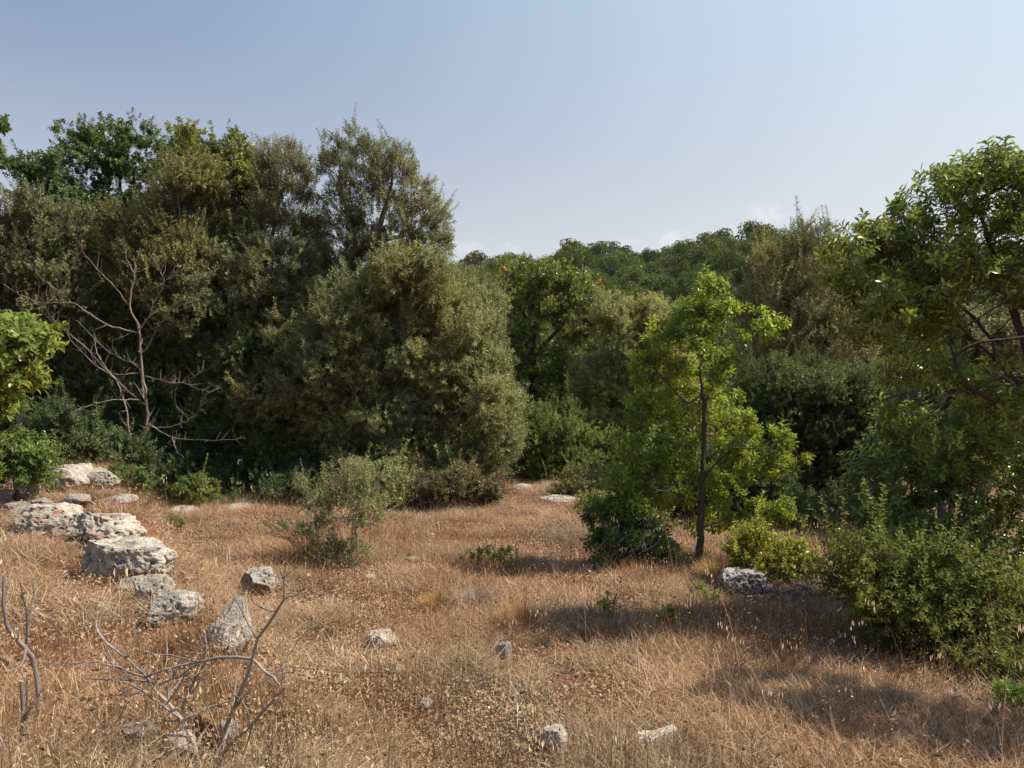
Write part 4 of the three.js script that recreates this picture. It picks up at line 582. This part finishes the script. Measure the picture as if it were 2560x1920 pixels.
rock('stone', 'grey stone in the shade under the right scrub', 2395, 1760, 60, 26, { detail: 14, dark: 0.72, seed: 221, base: [0.45, 0.41, 0.38] });
rock('stone', 'flat grey stone in the litter left of the pale one near the lower right', 2255, 1800, 60, 16, { detail: 14, dark: 0.6, seed: 222, base: [0.45, 0.41, 0.38] });
// two white shards of a broken tile or bone
function shard(label, px, py, w, len, tilt, yaw, two) {
  const q = G(px, py), k = -q.z / FPX, pts = [], L = len * k / 2, W = w * k / 2, s = new THREE.Shape();
  [[-L, -W * 0.6], [-L * 0.6, -W], [L * 0.1, -W * 0.85], [L * 0.7, -W * 0.9], [L, -W * 0.2], [L * 0.9, W * 0.7], [L * 0.2, W], [-L * 0.5, W * 0.8], [-L * 0.95, W * 0.75]].forEach(([a, b], i) => i ? s.lineTo(a, b) : s.moveTo(a, b)); s.closePath();
  let g = new THREE.ExtrudeGeometry(s, { depth: W * 0.22, bevelEnabled: true, bevelSize: W * 0.06, bevelThickness: W * 0.06, bevelSegments: 2, curveSegments: 4, steps: 2 });
  g.rotateX(-Math.PI / 2); const p = g.attributes.position, c = [];
  for (let i = 0; i < p.count; i++) { const z = p.getZ(i) / W, x = p.getX(i) / L; p.setY(i, p.getY(i) + W * 0.7 * (1 - z * z) * (two ? 1.2 : 0.4) + 0.08 * W * N3(x * 3, z * 3, 1)); const t = two ? sstep(-0.05, -0.5, z + 0.2 * x) * sstep(0.95, 0.7, x) : 0; c.push(mix(0.78, 0.42, t), mix(0.73, 0.27, t), mix(0.66, 0.15, t)); }
  g.setAttribute('color', new THREE.Float32BufferAttribute(c, 3)); g.computeVertexNormals();
  const m = mesh(numbered('shard'), g, new THREE.MeshStandardMaterial({ vertexColors: true, roughness: 0.7 }), scene); m.position.copy(q).add(V(0, 0.035, 0)); ROCKS.push([q.x, q.z, L]); m.rotation.set(tilt, yaw, 0.08); tag(m, label, 'shard'); return m;
}
shard('flat white shard lying left of the tan-backed one at the bottom of the grass', 1605, 1862, 30, 52, 0.55, 0.15, false);
shard('curved white shard with a tan back at the bottom right of the middle', 1652, 1862, 40, 86, 0.5, 0.3, true);

// ---------------------------------------------------------------- bare tree, dead branches
function limbGeo(R, pix, r0, r1, twigs, col, jit = 0.012, seg = 6) {           // pix: [px, py, depth] points
  const ctrl = pix.map(([x, y, d]) => P(x, y, d)), cur = new THREE.CatmullRomCurve3(ctrl, false, 'centripetal'), n = Math.max(4, Math.round(cur.getLength() / 0.07)), pts = cur.getPoints(n), rad = [];
  pts.forEach((p, i) => { if (i && i < n) p.add(V(gauss(R), gauss(R), gauss(R)).multiplyScalar(jit)); rad.push(mix(r0, r1, Math.pow(i / n, 0.8)) * (1 + 0.12 * gauss(R))); });
  const list = [tubeGeo(pts, rad, seg, col)];
  for (let i = 0; i < twigs; i++) {
    const k = 1 + (R() * (n - 1)) | 0, t = pts[k].clone().sub(pts[k - 1]).normalize(), side = V(gauss(R), gauss(R), gauss(R)).normalize(), dir = t.clone().multiplyScalar(0.5).add(side).add(V(0, 0.5, 0)).normalize(), L = (0.15 + 0.5 * R()) * Math.min(1, 14 * rad[k] + 0.35), tp = [pts[k].clone()], tr = [Math.min(rad[k] * 0.6, r1 * 1.4)];
    for (let j = 1; j <= 5; j++) { dir.add(V(gauss(R) * 0.3, gauss(R) * 0.3 + 0.1, gauss(R) * 0.3)).normalize(); tp.push(tp[j - 1].clone().addScaledVector(dir, L / 5)); tr.push(mix(tr[0], r1 * 0.35, j / 5)); }
    list.push(tubeGeo(tp, tr, 4, col));
  }
  return mergeGeometries(list);
}
{
  const R = rng(300), d = 11.6, base = G(335, 1190), bd = -base.z, D = Math.min(bd, 11.4);
  const t = thing('bare_tree', 'leafless pale brown tree with spreading twigs in front of the dark thicket on the left', 'tree', V(0, 0, 0));
  const bcol = (p, r) => { const o = sstep(0.05, 0.3, fbm(p.x * 3, p.y * 3, p.z * 3, 3) + sstep(1.0, 2.4, p.y) * 0.16) * 0.6, w = 0.85 + 0.5 * fbm(p.x * 9, p.y * 9, p.z * 9, 2); return [mix(0.27, 0.32, o) * w, mix(0.225, 0.215, o) * w, mix(0.17, 0.115, o) * w]; };
  const L = (pix, r0, r1, tw, name = 'limb') => { let dd = D - 0.1; const sl = gauss(R) * 0.25 - 0.12; const q = pix.map(([x, y], i) => [x, y, name === 'trunk' ? D - 0.1 : dd + sl * i]); mesh(name, limbGeo(R, q, r0 * 0.42, r1 * 0.65, Math.round(tw * 4), bcol), M.deadBark, t); };
  L([[335, 1200], [345, 1150], [357, 1101], [368, 1050], [367, 1000], [358, 937], [351, 880], [348, 828], [325, 761], [336, 690], [338, 655], [358, 622]], 0.062, 0.012, 8, 'trunk');
  L([[320, 761], [280, 710], [236, 668], [210, 630], [194, 600]], 0.024, 0.006, 4);
  L([[346, 833], [270, 812], [215, 778], [181, 757], [101, 757], [50, 735], [8, 710]], 0.026, 0.005, 6);
  L([[181, 757], [150, 730], [101, 694], [80, 660]], 0.012, 0.004, 3);
  L([[345, 1000], [280, 940], [202, 858], [150, 815], [122, 786], [97, 740]], 0.028, 0.005, 6);
  L([[348, 828], [380, 770], [409, 702], [395, 670], [371, 630]], 0.022, 0.006, 4);
  L([[409, 702], [440, 690], [470, 660]], 0.012, 0.004, 3);
  L([[351, 890], [380, 850], [396, 812], [430, 790], [450, 760]], 0.018, 0.004, 5);
  L([[338, 690], [318, 650], [312, 620]], 0.012, 0.004, 2);
  L([[364, 940], [427, 956], [456, 956], [503, 927], [510, 900]], 0.02, 0.005, 5);
  L([[456, 956], [522, 978], [554, 969]], 0.010, 0.004, 3);
  L([[351, 1000], [285, 1000], [203, 1019], [177, 1032]], 0.022, 0.006, 5);
  L([[350, 1110], [294, 1124], [231, 1070], [180, 1076], [114, 1060]], 0.026, 0.005, 6);
  L([[180, 1072], [140, 1030], [127, 1007], [123, 972]], 0.012, 0.004, 4);
  L([[160, 1066], [120, 1045], [82, 1041]], 0.010, 0.004, 3);
  L([[372, 1060], [389, 1070], [430, 1092], [538, 1101], [614, 1095]], 0.022, 0.004, 5);
  L([[389, 1070], [430, 1065], [475, 1048], [500, 1013], [522, 968]], 0.02, 0.005, 5);
  L([[475, 1048], [445, 1020], [430, 990], [426, 950]], 0.012, 0.004, 4);
  L([[351, 915], [310, 899], [272, 880], [230, 840], [190, 800]], 0.018, 0.004, 5);
  L([[351, 930], [275, 934], [209, 886], [165, 830]], 0.018, 0.004, 5);
  L([[430, 1092], [440, 1125], [460, 1145]], 0.012, 0.004, 2);
  L([[318, 1175], [322, 1070], [296, 962], [250, 900], [235, 850]], 0.035, 0.008, 5);
  rebase(t, base);
}
{
  const R = rng(310), t = thing('dead_shrub', 'dry leafless grey shrub with long bent twigs at the bottom left', 'dead branches', V(0, 0, 0));
  const base = G(505, 1915), D = -base.z;
  const gcol = (p, r) => { const w = 0.75 + 0.7 * Math.abs(fbm(p.x * 14, p.y * 14, p.z * 14, 2)) + 0.2 * gauss(R) * 0.3, o = sstep(0.1, 0.3, fbm(p.x * 5, p.y * 5, p.z * 5 + 3, 2)); return [mix(0.50, 0.24, o) * w, mix(0.41, 0.18, o) * w, mix(0.335, 0.14, o) * w]; };
  const L = (pix, r0, r1, tw) => mesh('branch', limbGeo(R, pix.map(([x, y, z]) => [x, y, D + (z ?? 0)]), r0 * 0.5, r1 * 0.5, tw + 3, gcol, 0.004), M.deadBark, t);
  L([[524, 1935, 0], [560, 1830, -0.02], [586, 1768, -0.05], [612, 1705, -0.07], [629, 1652, -0.1], [647, 1590, -0.12], [683, 1547, -0.15], [709, 1500, -0.18]], 0.0145, 0.007, 1);
  L([[709, 1500, -0.18], [706, 1450, -0.2], [692, 1400, -0.22]], 0.006, 0.002, 1);
  L([[709, 1500, -0.18], [740, 1488, -0.2], [775, 1464, -0.22]], 0.007, 0.003, 0);
  L([[593, 1764, -0.05], [605, 1748, -0.1], [622, 1731, -0.14]], 0.009, 0.004, 0);
  L([[629, 1648, -0.1], [575, 1641, -0.08], [499, 1652, -0.04], [434, 1670, 0.0], [365, 1692, 0.05]], 0.010, 0.008, 2);
  L([[629, 1645, -0.1], [660, 1678, -0.14], [698, 1713, -0.2]], 0.009, 0.007, 0);
  L([[710, 1722, -0.2], [660, 1775, -0.16], [615, 1825, -0.1], [570, 1868, -0.05], [528, 1925, 0]], 0.008, 0.0125, 0);
  L([[365, 1692, 0.05], [310, 1640, 0.1], [246, 1587, 0.16], [239, 1558, 0.18], [231, 1540, 0.2]], 0.010, 0.004, 3);
  L([[365, 1692, 0.05], [300, 1670, 0.0], [246, 1656, -0.05]], 0.008, 0.004, 2);
  L([[503, 1925, 0], [480, 1850, 0.02], [452, 1797, 0.05], [420, 1755, 0.05], [394, 1731, 0.05], [365, 1692, 0.05]], 0.016, 0.009, 3);
  L([[470, 1925, 0.05], [462, 1870, 0.07], [449, 1800, 0.1], [470, 1735, 0.05], [517, 1652, 0.0]], 0.012, 0.007, 2);
  L([[391, 1706, 0.05], [340, 1700, 0.1], [289, 1699, 0.1], [203, 1695, 0.15]], 0.008, 0.004, 4);
  L([[420, 1750, 0.08], [430, 1710, 0.1], [438, 1674, 0.1]], 0.007, 0.006, 0);
  L([[398, 1712, 0.02], [450, 1690, -0.05], [499, 1659, -0.06]], 0.006, 0.005, 0);
  L([[452, 1797, 0.05], [380, 1745, 0.0], [330, 1712, -0.05], [280, 1700, -0.1]], 0.009, 0.004, 3);
  L([[365, 1728, 0.0], [320, 1742, -0.05], [275, 1766, -0.1]], 0.006, 0.003, 2);
  L([[512, 1652, -0.03], [512, 1610, -0.03], [513, 1582, -0.03]], 0.006, 0.004, 0);
  L([[245, 1655, -0.05], [180, 1660, -0.05], [90, 1652, -0.1]], 0.005, 0.003, 3);
  L([[530, 1925, 0.02], [500, 1890, 0.1], [440, 1840, 0.15], [415, 1790, 0.2]], 0.009, 0.004, 3);
  L([[200, 1857, 0.05], [260, 1848, 0.1], [330, 1822, 0.15]], 0.010, 0.007, 2);
  rebase(t, base);
}
function stick(label, pix, r0, r1, seed, tw = 2) { const R = rng(seed), m = mesh(numbered('dead_plant'), limbGeo(R, pix, r0, r1, tw, (p) => { const w = 0.8 + 0.6 * Math.abs(fbm(p.x * 12, p.y * 12, p.z * 12, 2)); return [0.33 * w, 0.26 * w, 0.22 * w]; }, 0.004), M.deadBark, scene); const a0 = P(...pix[0]); rebase(m, a0); tag(m, label, 'dead plant'); }
{ const e = -G(94, 1830).z, f = -G(54, 1905).z;
  stick('bent brown dead stem rising at the left edge of the front grass', [[94, 1838, e], [96, 1717, e], [83, 1655, e], [54, 1616, e - 0.05], [11, 1554, e - 0.1], [11, 1440, e - 0.1]], 0.012, 0.006, 320, 3);
  stick('short straight grey dead stem below the bent brown one at the left edge', [[52, 1920, f], [58, 1807, f], [54, 1695, f]], 0.010, 0.007, 321, 2);
  stick('thick broken dead branch in the bottom left corner', [[-30, 1820, f - 0.1], [5, 1870, f - 0.1], [30, 1935, f - 0.1]], 0.016, 0.014, 322, 0);
  const a = -G(500, 1240).z; stick('thin straight pale cane leaning before the dark thicket', [[465, 1240, a], [440, 1190, a], [413, 1132, a]], 0.006, 0.005, 323, 0); }
{ // grey dead twigs at the foot of the bush on the rock
  const R = rng(350), q = G(1600, 1418), t = thing('dead_wood', 'brushwood of thin grey dead twigs around the foot of the dark oak bush', 'dead wood', V(0, 0, 0));
  const gc = (p) => { const w = 0.6 + 0.8 * Math.abs(fbm(p.x * 15, p.y * 15, p.z * 15, 2)); return [0.40 * w, 0.35 * w, 0.31 * w]; };
  for (let i = 0; i < 44; i++) { const a = 1510 + R() * 170, y = 1340 + R() * 70, d = -q.z + gauss(R) * 0.2, l = 25 + R() * 50, s = gauss(R); mesh('branch', limbGeo(R, [[a - l * 0.5, y + 20 + gauss(R) * 14, d], [a, y - 8 * R(), d + gauss(R) * 0.06], [a + l * 0.5 * s, y - 20 - R() * 30, d + gauss(R) * 0.1]], 0.004 + R() * 0.004, 0.002, 3, gc, 0.006, 4), M.deadBark, t); }
  rebase(t, q);
}
{ // grey heap of dead roots
  const R = rng(330), q = G(1975, 1512), t = thing('dead_wood', 'tangled grey heap of dead wood and bark on the ground below the yellow-green bush', 'dead wood', V(0, 0, 0));
  const gc = (p) => { const w = 0.6 + 0.8 * Math.abs(fbm(p.x * 15, p.y * 15, p.z * 15, 2)); return [0.36 * w, 0.32 * w, 0.30 * w]; };
  for (let i = 0; i < 26; i++) { const a = 1900 + R() * 120, y = 1470 + R() * 40, d = -q.z + gauss(R) * 0.12, l = 30 + R() * 60, s = R() < 0.5 ? -1 : 1; mesh('branch', limbGeo(R, [[a - l * 0.5, y + gauss(R) * 14, d], [a, y - 14 * R(), d + gauss(R) * 0.06], [a + l * 0.5, y + s * R() * 18, d + gauss(R) * 0.1]], 0.007 + R() * 0.011, 0.004, 1, gc, 0.006), M.deadBark, t); }
  mesh('branch', limbGeo(R, [[1990, 1460, -q.z], [2020, 1470, -q.z - 0.05], [2035, 1500, -q.z - 0.05], [2030, 1525, -q.z - 0.08]], 0.012, 0.006, 1, gc, 0.004), M.deadBark, t);
  rebase(t, q);
}

// ---------------------------------------------------------------- dry grass, straw and litter
{
  const blade = (g, R, x, z, a, L, w, lean, bend, col, y0 = 0, segs = 3) => {
    const dx = Math.cos(a), dz = Math.sin(a), sx = -dz, sz = dx; let px = x, pz = z, py = y0, ang = lean; const st = L / segs; let pl = null, pr = null;
    for (let i = 0; i <= segs; i++) {
      const ww = w * (1 - 0.85 * i / segs) / 2, l = V(px - sx * ww, py, pz - sz * ww), r = V(px + sx * ww, py, pz + sz * ww), k = 0.85 + 0.3 * i / segs, c = [col[0] * k, col[1] * k, col[2] * k];
      if (pl) { g.tri(pl, pr, r, c); if (i < segs) g.tri(pl, r, l, c); } pl = l; pr = r;
      px += dx * Math.sin(ang) * st; pz += dz * Math.sin(ang) * st; py = Math.max(0.004, py + Math.cos(ang) * st); ang += bend / segs;
    }
    return V(px, py, pz);
  };
  const straw = [[0.345, 0.215, 0.118], [0.25, 0.148, 0.076], [0.43, 0.295, 0.172], [0.15, 0.082, 0.043], [0.30, 0.178, 0.095], [0.55, 0.42, 0.275]];
  const stem = [[0.215, 0.115, 0.052], [0.28, 0.158, 0.073], [0.125, 0.065, 0.035], [0.38, 0.245, 0.125]];
  const pick = (R, l) => l[(R() * l.length) | 0];
  const seedHead = (g, R, q, s, col) => { const m = basis(V(gauss(R), 1.2 * R() - 0.3, gauss(R)).normalize(), R() * TP); m.setPosition(q); leaf(g, m, s, 'olive', 0.5, 0.1, col, 1.6); };
  const upright = [0, 1, 2].map((k) => { const R = rng(500 + k), g = new Geo(); for (let i = 0; i < 13; i++) { const a = R() * TP, r = Math.sqrt(R()) * 0.085, L = 0.07 + R() * R() * 0.22; const t = blade(g, R, Math.cos(a) * r, Math.sin(a) * r, R() * TP, L, 0.0019, 0.08 + R() * 0.35, (R() - 0.3) * 0.6, pick(R, stem), 0, 2); if (R() < 0.45) seedHead(g, R, t, 0.009 + 0.009 * R(), pick(R, straw)); } return g.build(); });
  const thatch = [0, 1, 2].map((k) => { const R = rng(510 + k), g = new Geo(); for (let i = 0; i < 26; i++) { const a = R() * TP, r = Math.sqrt(R()) * 0.11, L = 0.05 + R() * 0.13; blade(g, R, Math.cos(a) * r, Math.sin(a) * r, R() * TP, L, 0.0028, 0.95 + R() * 0.65, (R() - 0.35) * 1.3, pick(R, straw), 0.004 + R() * 0.035, 2); } return g.build(); });
  const litter = [0, 1].map((k) => { const R = rng(520 + k), g = new Geo(); for (let i = 0; i < 16; i++) { const a = R() * TP, r = Math.sqrt(R()) * 0.13; const m = basis(V(gauss(R), gauss(R) * 0.5, gauss(R)).normalize(), R() * TP); m.setPosition(Math.cos(a) * r, 0.012 + R() * 0.02, Math.sin(a) * r); leaf(g, m, 0.008 + R() * 0.017, 'diamond', 0.6, 0.35, pick(R, [[0.46, 0.34, 0.21], [0.34, 0.21, 0.115], [0.55, 0.44, 0.31], [0.25, 0.14, 0.075], [0.40, 0.265, 0.15]]), 1.3); } return g.build(); });
  const oats = [0, 1].map((k) => { const R = rng(530 + k), g = new Geo(); for (let i = 0; i < 2; i++) { const a = R() * TP, ln = R() * TP, L = 0.40 + R() * 0.22; const t = blade(g, R, Math.cos(a) * 0.04, Math.sin(a) * 0.04, ln, L, 0.0026, 0.06 + R() * 0.25, 0.5 + R() * 0.5, [0.60, 0.42, 0.23], 0, 6); for (let j = 0; j < 6; j++) { const q = t.clone().add(V(gauss(R) * 0.035 - Math.cos(ln) * j * 0.012, gauss(R) * 0.02 - 0.012 * j * 0.4, gauss(R) * 0.035 - Math.sin(ln) * j * 0.012)); const m = basis(V(gauss(R) * 0.3, -1, gauss(R) * 0.3), R() * TP); m.setPosition(q); leaf(g, m, 0.026, 'olive', 0.4, 0.05, [0.72, 0.58, 0.38], 1.3); } } return g.build(); });
  const scatter = (name, label, geos, n, o) => {
    const R = rng(o.seed), per = geos.map(() => ({ m: [], c: [] })); let made = 0;
    for (let i = 0; i < n * 4 && made < n; i++) {
      const d = mix(1.5, 15.6, Math.pow(R(), o.pow)), x = (R() * 2 - 1) * (d * 0.70 + 0.7);
      const p = fbm(x * o.f + o.seed, 3, d * o.f, 3), keep = sstep(o.lo, o.hi, p); if (R() > keep) continue;
      if (d > 11.5 && Math.abs(x - 0.2) > 1.6 && R() < (d - 11.5) / 3) continue;
      if (ROCKS.some(([rx, rz, r]) => { const vx = x - rx, vz = -d - rz, l = Math.hypot(rx, rz), t = -(vx * rx + vz * rz) / l, w = Math.abs(vx * rz - vz * rx) / l; return t > -r * 0.7 && t < r + (o.tall ?? 0.25) && w < r * 0.95; }) && R() < 0.85) continue;
      if (o.bare && R() < o.bare * sstep(-0.9, -2.2, x) * sstep(9.5, 7.5, d)) continue;
      const path = Math.exp(-(((x - mix(-0.1, 0.35, d / 14) - 0.35 * Math.sin(d * 0.35)) / 0.55) ** 2)) * sstep(2, 5, d);
      if (o.path && R() < o.path * path) continue;
      const z = -d, y = height(x, z), sc = (o.s ?? 1) * (0.7 + 0.6 * R()) * (o.tall === 0.45 && R() < 0.05 ? 1.7 : 1), w = (R() * geos.length) | 0, m = new THREE.Matrix4().makeRotationFromEuler(new THREE.Euler((R() - 0.5) * 0.3, R() * TP, (R() - 0.5) * 0.3)).scale(V(sc, sc * (0.8 + 0.5 * R()) * (1 + 0.5 * p), sc));
      m.setPosition(x, y - 0.004, z); per[w].m.push(m); const red = clamp(fbm(x * 0.7 + 9, 6, d * 0.7, 3) * 1.5 + 0.1, -0.3, 0.6), t = (0.82 + 0.34 * R()) * (1 + 0.55 * fbm(x * 1.1, 11, d * 1.1, 3));
      per[w].c.push(C(t * (1 + 0.02 * red), t * (1 - 0.15 * red), t * (1 - 0.25 * red))); made++;
    }
    const g = new THREE.Group(); g.name = numbered(name); scene.add(g); g.userData = { kind: 'stuff', label, category: 'grass' };
    geos.forEach((q, i) => inst(i ? `blades_${String(i).padStart(3, '0')}` : 'blades', q, M.straw, per[i].m, per[i].c, g)); PLACED.n += made;
  };
  scatter('dry_grass', 'matted straw-coloured dry grass covering the clearing', thatch, 36000, { path: 0.45, bare: 0.35, seed: 601, pow: 1.35, f: 1.15, lo: -0.14, hi: 0.14 });
  scatter('dry_stalks', 'thin upright reddish brown dry grass stems across the clearing', upright, 9500, { bare: 0.6, path: 0.75, tall: 0.45, seed: 602, pow: 1.4, f: 0.8, lo: -0.25, hi: 0.25 });
  scatter('leaf_litter', 'pale chaff and dry leaf litter lying between the grass', litter, 30000, { seed: 603, pow: 1.4, f: 1.1, lo: -0.4, hi: 0.2 });
  scatter('wild_oats', 'pale wild oat stalks with drooping seed heads standing out of the grass', oats, 130, { tall: 0.8, s: 0.75, bare: 0.3, seed: 604, pow: 1.3, f: 0.6, lo: -0.2, hi: 0.4 });
  // denser taller clumps
  const clump = (name, label, px, py, w, h, col, seed, n = 520) => {
    const R = rng(seed), q = G(px, py), k = -q.z / FPX, g = new Geo(), W = w * k / 2, H = h * k;
    for (let i = 0; i < n; i++) { const a = R() * TP, r = Math.sqrt(R()), x = Math.cos(a) * r * W * 0.75, z = Math.sin(a) * r * W * 0.75, dir = Math.atan2(z, x) + gauss(R) * 0.7, c = pick(R, col); blade(g, R, x, z, dir, H * (0.75 + 0.75 * R()) * (1.15 - 0.3 * r), 0.0036, 0.15 + r * 0.9 * R(), 0.5 * R(), c, 0, 3); }
    const m = mesh(numbered(name), g.build(), M.straw, scene); m.position.copy(q); tag(m, label, 'grass clump'); TRIS.n += n * 5;
  };
  const tan = [[0.27, 0.145, 0.06], [0.20, 0.10, 0.045], [0.36, 0.215, 0.10]], grey = [[0.24, 0.20, 0.18], [0.33, 0.28, 0.25], [0.18, 0.15, 0.13]], yel = [[0.36, 0.22, 0.07], [0.29, 0.165, 0.055]];
  clump('dry_cushion', 'round brown cushion of dry grass in the middle of the clearing', 1295, 1585, 120, 66, tan, 701, 900);
  clump('dry_cushion', 'flattened grey dry tuft behind the round brown cushion', 1195, 1520, 150, 34, grey, 702, 800);
  clump('dry_cushion', 'ochre dry tuft left of the flattened grey one', 1090, 1525, 110, 36, yel, 703, 600);
  clump('dry_cushion', 'sprawling brown dry tuft at the foot of the thorny shrub', 760, 1400, 150, 60, tan, 704, 800);
  clump('dry_cushion', 'orange-brown dry tuft in the stones near the boulders', 205, 1262, 60, 40, yel, 705, 400);
  clump('dry_cushion', 'rust-brown dry tuft right of the rubble in front of the little bush', 355, 1278, 60, 42, tan, 706, 400);
  clump('dry_cushion', 'pale yellow dry tuft at the foot of the young oak', 1790, 1450, 120, 46, [[0.50, 0.36, 0.13], [0.42, 0.27, 0.11]], 707, 700);
  clump('dry_cushion', 'straw tuft in front of the dark bush by the grey rock', 1600, 1460, 140, 46, tan, 708, 700);
  clump('dry_cushion', 'tall brown dry tuft below the upright limestone block', 450, 1640, 90, 70, tan, 709, 600);
  clump('dry_cushion', 'straw-coloured dry tuft in front of the shadow of the young oak', 1520, 1610, 120, 50, tan, 710, 600);
}
console.log('instances', PLACED.n, 'triangles of branches and ground', Math.round(TRIS.n));
renderer.render(scene, camera);
